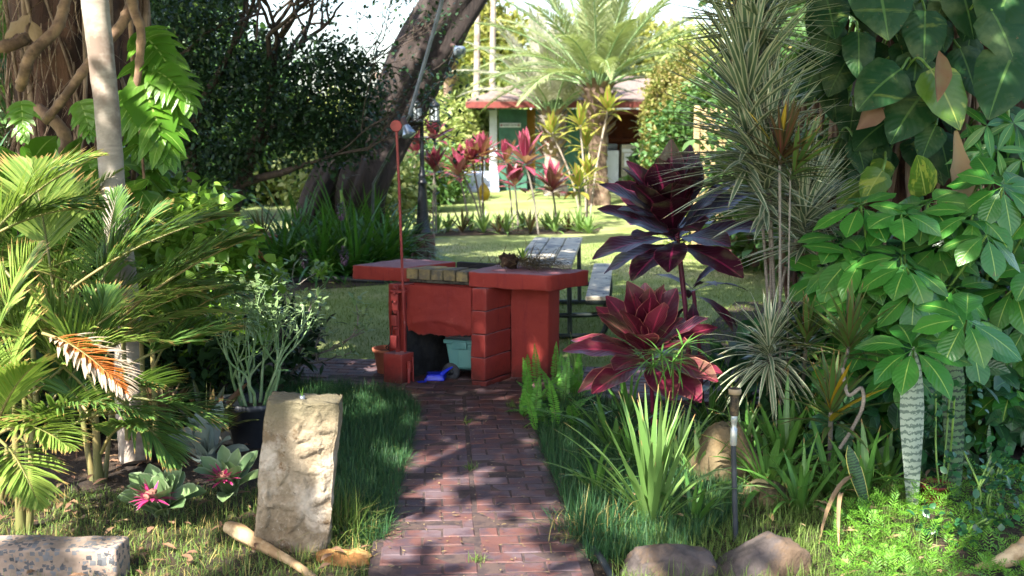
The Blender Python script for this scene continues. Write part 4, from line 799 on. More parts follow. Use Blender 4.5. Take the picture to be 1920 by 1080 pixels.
# philodendron leaves with lobes
def lobed(mb, rng, base, d, L, up, n=9, W=.6):
    """deeply lobed leaf: midrib with broad fingers joined at the centre"""
    frond(mb, None, rng, base, d, L, .9, n, L * W, L * .16, 68, 8, prof=[.9, 1, .95, .8, .45, .03], ldroop=.9, start=.06, shape=[.75, 1, .95, .8, .6, .35], jit=5, side=np.cross(npa(*d), npa(*up)))
    mb.add(*ribbons(rng, npa(*base), npa(*d), L * 1.02, L * .62, 'heart', .9, up=npa(*up), fold=.12, na=2, wave=.1))
mt = thing('split_leaf_philodendron', 'large sunlit split leaf philodendron hanging right of the white trunk', 'climbing plant', D(250, 340, 8.9))
for sx, sy, dx, dz, L in ((262, 60, .75, -.55, .55), (268, 110, .7, -.85, .62), (262, 150, .55, -1.0, .72), (255, 200, .35, -1.0, .5), (240, 170, -.1, -1.1, .35), (285, 130, .85, -.35, .5)):
    m = MB(); lobed(m, rng, D(sx, sy, 8.7 + rng.uniform(-.1, .3)), (dx, -.35, dz), L * .85, (.35, -.75, .5)); m.build('leaf', M_['monst'], mt)
for px, py in ((150, 190), (165, 300), (40, 190)):
    m = MB(); lobed(m, rng, D(px, py, 8.5), (rng.uniform(-.5, .5), -.4, -.7), .28, (0, -.7, .5), 6); m.build('leaf', M_['monst'], mt)
st_ = MB(); tube(st_, smooth_path([D(250, 340, 8.95), D(255, 240, 8.9), D(250, 120, 8.9), D(240, -30, 8.95)]), .02, 7); st_.build('stem', bk['vine'], mt)
m = MB(); o = D(45, 45, 9.0); m.add(*ribbons(rng, [npa(*D(55, 28, 9)), npa(*D(60, 40, 9))], [(-.6, -.3, -.5), (.3, -.3, -.8)], [.26, .2], [.12, .1], 'leaf', .5, up=(0, -.8, .5), na=2, cup=.5, wave=.3)); tag(m.build('dead_leaf', M_['deadp'], origin=o), 'curled pale dead leaf caught on the upper left vine', 'dead leaf')
# ---- pale slim trunk
m = MB(); wpts = [D(258, 930, 7.0), D(243, 740, 7.2), D(236, 560, 7.35), D(214, 380, 7.5), D(200, 200, 7.6), D(178, 0, 7.7), D(165, -180, 7.8)]; wb = wpts[0].copy(); wb.z = 0; wpts[0] = wb
pl = thing('slim_pale_trunk', 'slim smooth pale grey tree trunk rising through the left plants', 'tree', wb)
tube(m, smooth_path(wpts, 16), [.095, .09, .082, .078, .078, .085, .10], 24, disp=lambda t, l, k: 1 + .03 * max(0, math.sin(l * 26)) ** 5 + .04 * noise.noise(Vector((math.cos(t) * 2, math.sin(t) * 2, l * 5)))); m.build('trunk', bk['pale'], pl)

# ---- areca palms on the left
def areca(label, base, stems, fronds, mat='palm', group='feathery palms in the left bed'):
    t = thing('feather_palm', label, 'palm', base, group=group)
    for (dx, dy, h, r) in stems: m = MB(); tube(m, smooth_path([base + Vector((dx * .3, dy * .3, -.02)), base + Vector((dx * .6, dy * .6, h * .3)), base + Vector((dx, dy, h))]), [r * 1.5, r, r * .8], 10); m.build('stem', bk['ystem'], t)
    for f in fronds:
        (p0, p1, bend, L, ll, n) = f[:6]; mt_ = M_[f[6] if len(f) > 6 else mat]; P0, P1 = D(*p0), D(*p1); d = (P1 - P0); Ld = d.length * L; d = d.normalized() + Vector((0, 0, bend * .5))
        ml, mr = MB(), MB(); frond(ml, mr, rng, P0, d, Ld, bend, int(n * 1.45), ll, .024, 50, 22, .010, start=.28 if len(f) < 8 else f[7], ldroop=.5)
        fr = ml.build('frond', mt_, t); mr.build('frond_stalk', bk['ystem'], fr)
    return t
areca('large green feather palm arching over the middle of the left bed', G(40, 1000), [(0, 0, .5, .022), (.07, .05, .55, .02)], [
 ((110, 560, 6.5), (400, 420, 6.6), .55, 1.15, .46, 44), ((100, 540, 6.7), (60, 300, 7.0), .6, 1.0, .42, 38, 'palmy'), ((215, 700, 6.2), (430, 620, 6.5), .45, 1.05, .36, 36), ((-60, 500, 6.4), (130, 330, 6.5), .8, 1.3, .42, 40, 'palmy'),
 ((230, 745, 6.3), (420, 800, 6.3), .5, 1.0, .34, 30), ((20, 520, 6.4), (-120, 400, 6.6), .6, 1.2, .4, 30), ((150, 600, 6.6), (330, 350, 6.9), .7, .9, .36, 34), ((200, 620, 6.4), (480, 440, 6.5), .5, 1.0, .46, 46), ((250, 560, 6.9), (470, 560, 6.9), .7, 1.0, .40, 40), ((-40, 460, 6.6), (150, 400, 6.6), .7, 1.2, .4, 36)])
areca('feather palm with short yellow green stems and a dying orange frond', G(185, 905), [(0, 0, .42, .024), (-.12, .1, .45, .018), (.05, .12, .40, .014)], [
 ((185, 740, 6.1), (75, 560, 6.1), .3, 1.1, .34, 30, 'palmy'), ((170, 740, 6.2), (40, 640, 6.0), .7, 1.2, .34, 30, 'palmy'), ((200, 730, 6.0), (330, 880, 5.8), .5, 1.0, .28, 26),
 ((180, 760, 6.0), (290, 730, 5.9), .7, 1.2, .30, 30), ((175, 820, 5.95), (30, 790, 5.8), .8, 1.1, .28, 28, 'palmy'), ((190, 850, 5.9), (240, 810, 5.7), 1.3, 1.5, .2, 22), ((160, 750, 6.3), (200, 540, 6.5), .5, 1., .34, 30), ((180, 800, 6.1), (100, 700, 6.3), .5, 1.2, .3, 30),
 ((80, 625, 5.8), (225, 745, 5.55), .7, 1.1, .24, 30, 'palmdry', .15)])
areca('yellowish feather palm seedling cluster at the left frame edge', G(-20, 960), [(0, 0, .3, .02), (.1, .05, .35, .018)], [
 ((-10, 800, 5.9), (60, 560, 6.1), .5, 1.1, .34, 30, 'palmy'), ((-10, 820, 5.9), (110, 840, 5.5), .9, 1.2, .34, 28, 'palmy'), ((-20, 840, 5.9), (50, 700, 5.7), .9, 1.2, .3, 28, 'palmy'), ((-10, 820, 5.8), (60, 940, 5.4), .8, 1.2, .3, 24, 'palmy'), ((-30, 700, 6), (60, 480, 6.2), .6, 1.1, .36, 30, 'palmy')])
# leafy fill behind the palms
def shrub(name, label, cat, blobs, nc, per, cl, L, W, mat, prof='ov', stems=None, group=None, smat='twig', part='foliage', **kw):
    b0 = blobs[0][0]; o = (sum(b[0][0] for b in blobs) / len(blobs), sum(b[0][1] for b in blobs) / len(blobs), 0); t = thing(name, label, cat, o, group=group)
    m = MB(); leafcloud(m, rng, blobs, nc, per, cl, L, W, prof, **kw); m.build(part, M_[mat] if isinstance(mat, str) else mat, t)
    m = MB(); r_ = random.Random(len(label))
    for (c, r) in blobs:
        for k in range(3): tube(m, smooth_path([(c[0] + r_.gauss(0, r[0] * .12), c[1] + r_.gauss(0, r[1] * .1), 0), (c[0] + r_.gauss(0, r[0] * .2), c[1], c[2] * .5), (c[0] + r_.gauss(0, r[0] * .4), c[1] + r_.gauss(0, r[1] * .3), c[2] + r[2] * .5)]), [.035 * min(1.6, r[2] * 1.3), .006], 6)
    m.build('stems', bk[smat], t); return t
def bl(px, py, Y, rx, rz, ry=None): p = D(px, py, Y); return ((p.x, p.y, p.z), (rx, ry or rx * .7, rz))
rg = np.random.default_rng(77)
def wild(label, base, spread, nf, seed):
    g = np.random.default_rng(seed); t = thing('feather_palm', label, 'palm', base, group='feathery palms in the left bed')
    for k in range(int(nf * .68)):
        az = g.uniform(-2.6, .9) if g.random() < .8 else g.uniform(-3.1, 3.1); e = g.uniform(.55, 1.35); L = g.uniform(.8, 1.35); d = (math.cos(az) * math.cos(e), math.sin(az) * math.cos(e) * .6, math.sin(e)); p = base + Vector((g.normal(0, spread), g.normal(0, spread), g.uniform(.25, .8)))
        ml, mr = MB(), MB(); P = frond(ml, mr, rng, p, d, L, g.uniform(1.0, 1.7), int(52 * L), g.uniform(.28, .42), .015, 52, 24, .008, start=.22, ldroop=.6); fr = ml.build('frond', M_['palm' if g.random() < .6 else 'palmy'], t); mr.build('frond_stalk', bk['ystem'], fr)
    for k in range(3): m = MB(); x = base + Vector((g.normal(0, spread), g.normal(0, spread), 0)); tube(m, [x, x + Vector((0, 0, .7))], [.02, .012], 8); m.build('stem', bk['ystem'], t)
wild('dense feather palm thicket rising at the far left behind the shorter palms', Vector((D(60, 560, 7.4).x, 7.4, .35)), .16, 17, 4); wild('feather palm spreading in front of the slim pale trunk', Vector((D(190, 640, 6.9).x, 6.9, .2)), .12, 13, 8); wild('low feather palm filling the lower left behind the pebbled slab', Vector((D(60, 820, 6.2).x, 6.2, 0)), .14, 12, 15)
shrub('vine_thicket', 'bright lime green vine leaves massed behind the palm fronds', 'vine', [bl(60, 500, 8.6, .7, .45), bl(350, 480, 8.4, .45, .4), bl(430, 560, 8.6, .4, .35), bl(160, 430, 8.9, .6, .35), bl(330, 600, 8.2, .5, .5), bl(120, 620, 8.2, .7, .5), bl(340, 410, 8.8, .4, .25)], 900, 7, .06, .10, .085, 'ivy', 'heart')
shrub('dark_hedge', 'dark green undergrowth low behind the left palms', 'hedge', [bl(100, 700, 7.9, 1.0, .45), bl(330, 720, 7.9, .6, .35), bl(500, 640, 9.2, .4, .35)], 700, 7, .07, .12, .05, 'shrubd')
shrub('broad_leaf_vine', 'large glossy heart shaped leaves low on the left trunk', 'climbing plant', [bl(60, 360, 8.6, .45, .2), bl(30, 430, 8.2, .4, .25), bl(210, 350, 8.4, .3, .15), bl(250, 330, 8.9, .25, .1)], 46, 2, .06, .34, .24, 'monst', 'heart', up=.0, na=2, cup=.2)
# ---- bromeliads
def brom(label, c, n=20, L=.25, W=.12, mat='brom', bract=True, tilt=(0, -.3, 1)):
    t = thing('bromeliad', label, 'bromeliad', c); m = MB(); rosette(m, rng, c + Vector((0, 0, .06)), n, L, W, (42, 86), .7, [.7, .85, 1, 1.05, 1.05, 1, .75, .1], na=2, cup=-.35, fold=.0, axis=tilt); m.build('leaves', M_[mat], t)
    if bract:
        c2 = c + Vector((.0, -.13, .19)); m = MB(); d = sph(rng, 26, -10, 90); m.add(*ribbons(rng, npa(*c2) + d * .015, d * npa(1, 1, .7) + npa(0, -.3, 0), rng.uniform(.08, .13, 26), .018, 'leaf', .15)); m.build('flower_bracts', M_['pinkb'], t)
        m = MB(); rock(m, c2 + Vector((0, -.01, .02)), (.032, .032, .028), 7, 3, amp=.8, freq=4); m.build('flower_head', solid('dry_flower_head', '#8a5a50', '#6a4a38', 50., .9), t)
brom('grey green bromeliad with pink spiky flower, left one of the flowering pair', G(302, 985)); brom('grey green bromeliad with pink spiky flower beside the carved stone post', G(420, 965) + Vector((0, .15, 0)), 13, .27, .10)
brom('pale grey bromeliad without a flower behind the flowering pair', G(390, 890), 13, .34, .11, 'bromg', False)
brom('bronze bromeliad with long reddish leaves standing behind the palm', G(300, 860), 22, .50, .055, 'bronze', False, (0, 0, 1)); brom('bronze bromeliad tuft leaning beside the urn', G(385, 850), 16, .42, .05, 'bronze', False, (.3, 0, 1))
# ---- pencil stemmed shrub in the black pot
pc_ = G(480, 832); sh2 = thing('pencil_stem_shrub', 'pale slender stemmed shrub with small leaves growing from the black pot', 'shrub', pc_); m = MB(); tips = []
for k in range(9):
    a_ = k * .7; branchy(m, rng, pc_ + Vector((.08 * math.cos(a_), .08 * math.sin(a_), .24)), (.35 * math.cos(a_) + .05, .35 * math.sin(a_), 1), .27, .013, 3, tips, .38, .35, 5, 2, .85)
m.build('stems', bk['grn'], sh2); m = MB(); T = np.array([t[0] for t in tips]); T = np.repeat(T, 8, 0); n = len(T); m.add(*ribbons(rng, T + rng.normal(0, .05, (n, 3)), sph(rng, n, -20, 80), rng.uniform(.03, .075, n), .026, 'ov', .3)); m.build('foliage', M_['jade'], sh2)
p2 = G(600, 745); p2 = G(530, 715); sh3 = thing('twiggy_shrub', 'twiggy shrub with bare bent branches and small leaf tufts left of the patio', 'shrub', p2); m = MB(); tips = []
for dx, dz in ((.4, .8), (.1, 1), (.6, .6), (-.2, 1)): branchy(m, rng, p2, (dx, -.1, dz), .34, .018, 3, tips, .4, .25, 6, 2, .8)
m.build('branches', bk['cane'], sh3); m = MB(); T = np.repeat(np.array([t[0] for t in tips]), 11, 0); n = len(T); m.add(*ribbons(rng, T + rng.normal(0, .03, (n, 3)), sph(rng, n, -10, 80), rng.uniform(.05, .1, n), .032, 'ov', .3)); m.build('foliage', M_['jade'], sh3)
for px, py in ((520, 530), (610, 525)):
    c = D(px, py, 12.5); c = G(px, py + 30); t = thing('young_seedling', 'bright green leafy seedling %s' % ('by the terracotta planter' if px < 550 else 'at the dark edging strip in front of the clumps'), 'plant', c); m = MB(); tips = []; branchy(m, rng, c, (0, 0, 1), .16, .006, 2, tips, .5, .3, 5, 3); m.build('stems', bk['green'], t); m = MB(); T = np.repeat(np.array([t_[0] for t_ in tips]), 7, 0); n = len(T); m.add(*ribbons(rng, T + rng.normal(0, .05, (n, 3)), sph(rng, n, 0, 80), .09, .05, 'ov', .4)); m.build('foliage', M_['ivy'], t)

# ---- dark small leaved tree on the left, leaning trunk
def treelike(name, label, base, limbs, r0, blobs, nc, per, cl, L, W, leaf, bark, cat='tree', prof='ov', depth=2, tipleaves=0, group=None):
    t = thing(name, label, cat, base, group=group); m = MB(); tips = []
    for (P, ra) in limbs: tube(m, smooth_path(P, 8), ra, 14, disp=lambda t_, l, k: 1 + .1 * noise.noise(Vector((math.cos(t_) * 3, math.sin(t_) * 3, l * 2))))
    for (P, ra) in limbs:
        if ra[-1] < .12:
            d = (Vector(P[-1]) - Vector(P[-2])).normalized()
            for k in range(3): branchy(m, rng, P[-1], d, .9, ra[-1] * .9, depth, tips, .55, .1, 6, 3, .75)
    m.build('trunk', bk[bark], t); m = MB(); leafcloud(m, rng, blobs, nc, per, cl, L, W, prof)
    if tipleaves:
        T = np.repeat(np.array([q_[0] for q_ in tips]), tipleaves, 0); n = len(T); m.add(*ribbons(rng, T + rng.normal(0, .12, (n, 3)), sph(rng, n, -40, 70), L * rng.uniform(.6, 1.2, n), W, prof, .4))
    m.build('crown', M_[leaf] if isinstance(leaf, str) else leaf, t); return t
bs = G(390, 505); Yb = 15.0
treelike('small_leaved_tree', 'dark spreading small leaved tree behind the left palms', Vector((bs.x, Yb, 0)), [
 ([D(400, 480, Yb), D(430, 400, Yb), D(470, 300, Yb), D(500, 200, Yb)], [.13, .11, .08, .05]), ([D(400, 490, Yb), D(440, 360, Yb), D(540, 320, Yb - .3), D(600, 300, Yb - .5)], [.07, .06, .04, .015]), ([D(380, 480, Yb), D(370, 380, Yb), D(360, 240, Yb), D(420, 120, Yb)], [.12, .1, .07, .04]), ([D(400, 400, Yb), D(450, 340, Yb + .2), D(520, 230, Yb), D(590, 180, Yb)], [.08, .06, .04, .015])],
 .1, [bl(430, 210, Yb, 1.0, .75), bl(330, 130, Yb + .6, 1.0, .8), bl(560, 190, Yb, .95, .55), bl(650, 215, Yb - .2, .55, .5), bl(430, 90, Yb + .3, .7, .35), bl(360, 330, Yb, .8, .5), bl(600, 270, Yb - .3, .6, .3), bl(570, 120, Yb, .7, .25), bl(640, 110, Yb, .35, .2), bl(330, -10, Yb, 1.0, .5), bl(690, 160, Yb, .25, .2)], 2600, 8, .10, .085, .042, 'shrubd', 'twig', tipleaves=14)
lt_ = thing('leaning_tree', 'huge dark tree trunk slanting up to the right behind the barbecue', 'tree', D(660, 480, 17.5)); Yl = 17.5
for P, ra in (([G(690, 470) * 1, D(675, 380, Yl), D(720, 260, Yl), D(775, 130, Yl), D(850, 0, Yl), D(930, -140, Yl)], [.36, .33, .33, .40, .42, .45]), ([D(560, 470, Yl), D(610, 350, Yl + .1), D(680, 240, Yl + .1), D(755, 150, Yl + .1)], [.26, .24, .22, .16])):
    P[0].z = -.1; m = MB(); tube(m, smooth_path(P, 14), ra, 48, disp=lambda t, l, k: 1 + .13 * math.sin(t * 4 + l * .9) + .08 * math.sin(t * 9 - l * 1.3) + .12 * noise.noise(Vector((math.cos(t) * 3.5, math.sin(t) * 3.5, l * .9)))); m.build('trunk', bk['lean'], lt_)
# ---- strappy clumps in front of it
ag = []
for i, (px, py, h) in enumerate(((528, 520, 1.15), (600, 524, 1.2), (665, 520, 1.25), (725, 512, 1.05), (560, 505, 1.4), (640, 500, 1.5), (700, 498, 1.35), (745, 495, .9))):
    c = G(px, py); lb = ['leftmost front clump of dark strappy leaves behind the edging strip', 'second front clump of strappy leaves from the left with a hanging purple seed head', 'third front clump of strappy leaves, left of the red rod', 'front strappy clump directly left of the stone pedestal', 'back left clump of tall strappy leaves behind the terracotta planter', 'tall middle back clump of strappy leaves under the slanting trunk', 'back right clump of strappy leaves against the slanting trunk', 'small strappy clump tucked beside the lamp pedestal'][i]
    t = thing('strappy_clump', lb, 'plant', c, group='strappy leaf clumps under the slanting tree'); m = MB(); n = 150; az = rng.random(n) * 6.28; e = np.radians(rng.uniform(25, 82, n)); d = np.stack([np.cos(e) * np.cos(az), np.cos(e) * np.sin(az), np.sin(e)], 1); m.add(*ribbons(rng, npa(*c) + d * npa(.18, .18, 0) + rng.normal(0, .06, (n, 3)) * npa(1, 1, 0), d, h * rng.uniform(.55, 1.05, n), .05, 'strap', 1.3, fold=.2)); m.build('leaves', M_['agap'], t)
    if i in (0, 1, 2):
        a_ = D((570, 645, 640)[i], (470, 465, 380)[i], c.y - .55); tb = MB(); tube(tb, smooth_path([c + Vector((0, 0, .3)), a_ + Vector((0, .05, .12)), a_]), .012, 6); stx = tb.build('flower_stalk', bk['green'], t); m = MB(); n = 120; d = sph(rng, n); m.add(*ribbons(rng, npa(*a_) + d * npa(.03, .03, .10) + npa(0, 0, -.10), d * npa(1, 1, .6) + npa(0, 0, -.2), .04, .02, 'ov', .4)); m.build('seed_head', leafm('purple_seed', '#6a5266', '#83687c', trans=.1), stx)
# terracotta planter's plant
c = G(494, 508) + Vector((0, 0, .42)); t = thing('spiky_potted_plant', 'spiky reddish leaved plant in the terracotta planter', 'plant', c); m = MB(); rosette(m, rng, c, 26, .55, .03, (35, 85), .4, 'strap'); m.build('leaves', M_['bronze'], t)

# ---- ti plants
def ti(label, base, heads, mat, L=.5, W=.13, n=20, stem='redst', group=None, sr=.012, el=(0, 80), droop=.8, prof='ti', kw=None, axis=None):
    t = thing('ti_plant', label, 'ti plant', base, group=group)
    for hd in heads:
        m = MB(); mid = base.lerp(hd, .5) + Vector((hd.x - base.x, 0, 0)) * -.12; tube(m, smooth_path([base, mid, hd]), sr, 7, disp=lambda t_, l, k: 1 + .1 * math.sin(l * 120)); m.build('stem', bk[stem], t)
        m = MB(); rosette(m, rng, hd - Vector((0, 0, L * .22)), n, L, W, el, droop, prof, rise=L * .30, r0=.02, na=2, cup=-.05, fold=.14, wave=.10, axis=axis, **(kw or {})); m.build('leaf_rosette', M_[mat], t)
    return t
Yt = 8.4; hb = G(1300, 745)
ti('large dark purple ti plant with broad glossy leaves right of the barbecue', Vector((D(1300, 600, Yt).x, Yt, 0)), [D(1268, 425, Yt)], 'ti', .60, .25, 34, 'redst', sr=.018, el=(-4, 84), droop=.5, axis=(-.22, -.3, 1))
ti('small drooping purple ti sprout on the stem below the large dark one', Vector((D(1320, 640, 8.5).x, 8.5, 0)), [D(1300, 545, 8.5)], 'ti', .42, .09, 11, 'redst', sr=.014, el=(-20, 40), droop=1.2)
ti('wine red ti plant with pinkish leaf tips low beside the path', G(1225, 820), [D(1215, 655, 7.4)], 'tir', .50, .20, 30, 'redst', sr=.014, el=(-2, 80), droop=.5, axis=(-.1, -.35, 1))
# distant ti plants (pink and green)
PK = [(985, 300, 1010, 440, 'pinkish red ti rosette standing tallest in the middle of the far row'), (1035, 352, 1045, 432, 'pinkish red ti rosette, broad and low right of the tallest one'), (885, 300, 905, 430, 'dark pink double headed ti plant in front of the white porch'), (948, 300, 962, 432, 'small red ti sprig between the porch ti and the tallest pink one'), (815, 258, 812, 380, 'dark red ti rosette right beside the lamp post'), (815, 318, 818, 395, 'lower dark red ti rosette near the lamp post'), (860, 325, 880, 432, 'red ti rosette above the yellow ornament, left side'), (965, 345, 972, 436, 'low pink ti sprig below the small red one'), (778, 285, 776, 400, 'dark red ti rosette seen left of the lamp post')]
for i, (hx, hy, bx, by, lb) in enumerate(PK):
    b0 = G(bx, by) if by > 400 else G(bx, 430 if bx > 830 else 440); hd = D(hx, hy, b0.y); ti(lb , b0, [hd] if i != 2 else [hd, D(905, 290, b0.y), D(862, 315, b0.y)], 'tip_' if i not in (4, 5, 8) else 'tir', .58 if i < 2 else .46, .15, 30 if i < 3 else 18, 'cane', 'ti plants of the far row', .018, (0, 85), .5, 'leaf')
GN = [(1140, 205, 1105, 420, 'tall yellow green ti on a pale bent cane in front of the palm'), (1088, 235, 1100, 420, 'yellow green ti head just left of the tallest yellow one'), (1035, 248, 1090, 410, 'yellow green ti head in front of the pale palm trunk'), (1098, 275, 1100, 415, 'low yellow green ti head beside the palm trunk foot'), (1103, 330, 1100, 425, 'lowest yellow green ti rosette at the foot of the pale canes'), (1222, 215, 1228, 370, 'tall yellow green ti in front of the laundry bay'), (1085, 350, 1090, 430, 'short green ti at the end of the planted row')]
for i, (hx, hy, bx, by, lb) in enumerate(GN): b0 = G(bx, by); ti(lb, b0, [D(hx, hy, b0.y)] if i != 5 else [D(hx, hy, b0.y), D(1245, 250, b0.y), D(1212, 240, b0.y)], 'tig', .50, .13, 20, 'pale', 'yellow green ti plants by the palm', .02, (0, 85), .8, 'leaf')

# ---- variegated dracaena
dm_ = thing('striped_dracaena', 'tall dracaena with long cream striped leaves on thin grey canes', 'dracaena', G(1452, 700)); Yd = 7.9; dbase = Vector((D(1450, 650, Yd).x, Yd, 0)); dm_.location = dbase
HD = [((1405, 95), (1440, 560), .011, .64, 330, 1.35), ((1440, 250), (1452, 600), .011, .54, 220, .9), ((1510, 380), (1462, 560), .010, .46, 170, .5), ((1420, -20), (1445, 500), .011, .6, 200, .5)]
for (hx, hy), (mx, my), sr, L, n, length in HD:
    hd = D(hx, hy, Yd - .1); mid = D(mx, my, Yd); m = MB(); tube(m, smooth_path([dbase + Vector((rng.uniform(-.06, .06), 0, 0)), mid, mid.lerp(hd, .6), hd]), sr, 9, disp=lambda t, l, k: 1 + .08 * math.sin(l * 90)); m.build('cane', bk['cane'], dm_)
    m = MB(); rosette(m, rng, hd - Vector((0, 0, length * .62)), n, L, .040, (-12, 84), .18, 'blade', rise=length * .75, r0=.02, fold=.3); m.build('leaf_head', M_['drac'], dm_)
def drac(label, base, hd, L, W, n, mat, el=(0, 80), droop=.8, sr=.012, extra=None, prof='blade', bend=0, axis=None):
    t = thing('dracaena', label, 'dracaena', base); m = MB(); tube(m, smooth_path([base, base.lerp(hd, .5) + Vector((bend, 0, 0)), hd]), sr, 8, disp=lambda t_, l, k: 1 + .1 * math.sin(l * 110)); m.build('cane', bk['cane'], t)
    m = MB(); rosette(m, rng, hd - Vector((0, 0, .08)), n, L, W, el, droop, prof, rise=.14, fold=.3, axis=axis); m.build('leaf_head', M_[mat], t)
    if extra: m = MB(); rosette(m, rng, hd - Vector((0, 0, .05)), extra[1], L, W * 1.2, (20, 80), .4, prof, rise=.08, fold=.3); m.build('yellow_leaves', M_[extra[0]], t)
    return t
drac('cream striped dracaena with drooping leaves low in front of the tall one', G(1450, 800), D(1442, 665, 7.2), .42, .026, 95, 'drac', (-35, 75), 1.1); drac('cream striped dracaena head peeking at the right of the tall one near its middle', Vector((D(1540, 600, 8.1).x, 8.1, 0)), D(1525, 390, 8.1), .42, .028, 90, 'drac', (-30, 80), .7)
drac('green and maroon dracaena head on a dark cane in front of the striped one', Vector((D(1470, 640, 7.4).x, 7.4, 0)), D(1462, 290, 7.4), .36, .034, 40, 'dracr', (5, 85), .35, .009, ('yel', 3), axis=(.15, 0, 1)); drac('second green and maroon dracaena head slightly lower to the right', Vector((D(1480, 640, 7.4).x, 7.4, 0)), D(1482, 315, 7.38), .34, .034, 34, 'dracg', (5, 85), .4, .006, axis=(.4, 0, 1))
drac('slender green dracaena with purple heart in front of the schefflera', G(1600, 860), D(1592, 650, 6.7), .36, .036, 34, 'dracg', (0, 80), .5, .01, None, 'blade', -.1); drac('green dracaena with three yellow leaves beside the standing pipe', G(1555, 880), D(1558, 775, 6.4), .38, .036, 24, 'dracg', (0, 75), .6, .012, ('yel', 4)); drac('small bushy green dracaena between the striped one and the schefflera', G(1500, 800), D(1512, 640, 7.1), .28, .034, 40, 'dracg', (0, 80), .6)
m = MB(); c0 = G(1560, 870); tube(m, smooth_path([D(1575, 840, 6.4), D(1600, 800, 6.35), D(1618, 760, 6.3), D(1615, 728, 6.3), D(1590, 740, 6.3), D(1580, 690, 6.35)]), .011, 8, disp=lambda t, l, k: 1 + .12 * math.sin(l * 160)); tag(m.build('curved_cane', bk['cane'], origin=c0), 'thin grey cane curved like a hook left of the pale snake plant', 'stem')
# umbrella sedge tuft
def sedge(label, base, heads, L=.24, mat='strap'):
    t = thing('umbrella_sedge', label, 'sedge', base)
    for hd in heads: m = MB(); tube(m, smooth_path([base, base.lerp(hd, .55) + Vector((.02, 0, .03)), hd]), .005, 5); sm = m.build('stem', bk['green'], t); m = MB(); rosette(m, rng, hd, 20, L, .012, (-5, 35), 1.1, 'strap'); m.build('leaf_whorl', M_[mat], t)
sedge('umbrella sedge with thin drooping leaf whorls in front of the red ti plant', G(1245, 860), [D(1240, 665, 6.6), D(1262, 680, 6.7), D(1225, 690, 6.7), D(1280, 650, 6.9)])
# ---- strap leaved clumps in the right bed
def strap(label, c, n, L, W, mat, el=(40, 85), droop=.5, spread=.05, az=None, prof='strap', group='strappy green clumps of the right bed', name='strap_leaf_clump'):
    t = thing(name, label, 'plant', c, group=group); m = MB(); a_ = rng.random(n) * 6.28 if az is None else rng.uniform(az[0], az[1], n); e = np.radians(rng.uniform(el[0], el[1], n)); d = np.stack([np.cos(e) * np.cos(a_), np.cos(e) * np.sin(a_), np.sin(e)], 1)
    m.add(*ribbons(rng, npa(*c) + d * npa(spread, spread, 0), d, L * rng.uniform(.55, 1.05, n), W * rng.uniform(.8, 1.15, n), prof, droop * rng.uniform(.3, 1.8, n), fold=.25, curl=.3)); m.build('leaves', M_[mat], t); return t
sp2 = [.55, .8, 1, 1, .9, .7, .45, .05]
strap('pale sunlit upright iris clump close to the right edge of the path', G(1222, 985), 50, .72, .034, 'strapl', (48, 88), .8, .06, prof=sp2)
strap('smaller pale green iris fan left of the standing pipe', G(1310, 905), 14, .46, .04, 'strapl', (40, 85), .5, prof=sp2); strap('arching green strap clump in front of the mossy rock', G(1300, 985), 18, .42, .028, 'strap', (25, 75), 1.1)
strap('broad arching green strap clump right of the mossy rock', G(1440, 925), 24, .58, .045, 'strap', (30, 80), 1.1, .06, prof=sp2); strap('tall green strap clump behind the standing pipe', G(1470, 885), 22, .6, .045, 'strap', (45, 85), .8, .06, prof=sp2); strap('green strap clump below the yellow leaved dracaena', G(1560, 930), 20, .55, .042, 'strap', (30, 80), 1.0, .05, prof=sp2)
strap('green strap clump with long outward leaves left of the pale snake plant', G(1620, 945), 14, .5, .045, 'strap', (35, 85), .8, prof=sp2); strap('strappy green clump below the red ti plant', G(1150, 850), 16, .5, .04, 'strap', (40, 85), .7, prof=sp2); strap('thin leaved green clump behind the pale iris clump', G(1190, 880), 34, .42, .022, 'strap', (35, 80), .8); strap('single lily tuft at the patio corner right of the barbecue', G(1085, 715), 10, .4, .022, 'strapl', (50, 85), .4)
for px, py, n_, L_, W_2, mt_, lb in ((1500, 960, 20, .5, .035, 'strap', 'green strap clump between the small tan rock and the ground cover'), (1390, 880, 22, .5, .03, 'strapl', 'pale narrow leaved clump right behind the standing pipe'), (1270, 890, 22, .55, .03, 'strapl', 'upright pale strap clump between the iris and the mossy rock'), (1120, 930, 18, .42, .026, 'strap', 'low arching strap clump at the path edge left of the iris'), (1660, 905, 18, .5, .04, 'strap', 'dark strap clump between the two banded snake plant leaves and the hooked cane'), (1520, 850, 26, .55, .035, 'strap', 'strap clump under the yellow leaved dracaena, behind the others'), (1330, 800, 26, .55, .03, 'strap', 'strap clump in the gap under the dark purple ti plant'), (1180, 800, 22, .5, .03, 'strap', 'strap clump right below the lowest red ti leaves')):
    strap(lb, G(px, py), n_, L_, W_2, mt_, (32, 84), 1.0, .06)
strap('strap leaves among the canes of the striped dracaena', G(1400, 850), 26, .5, .03, 'strap', (40, 85), .8, .12)
# single long arching blades
for pts, lb in (([(1560, 960), (1590, 890), (1650, 840), (1700, 760)], 'wide pale arching leaf crossing in front of the right strap clumps'), ([(1345, 945), (1372, 790), (1430, 760), (1560, 740)], 'long green arching leaf crossing the standing pipe')): pass
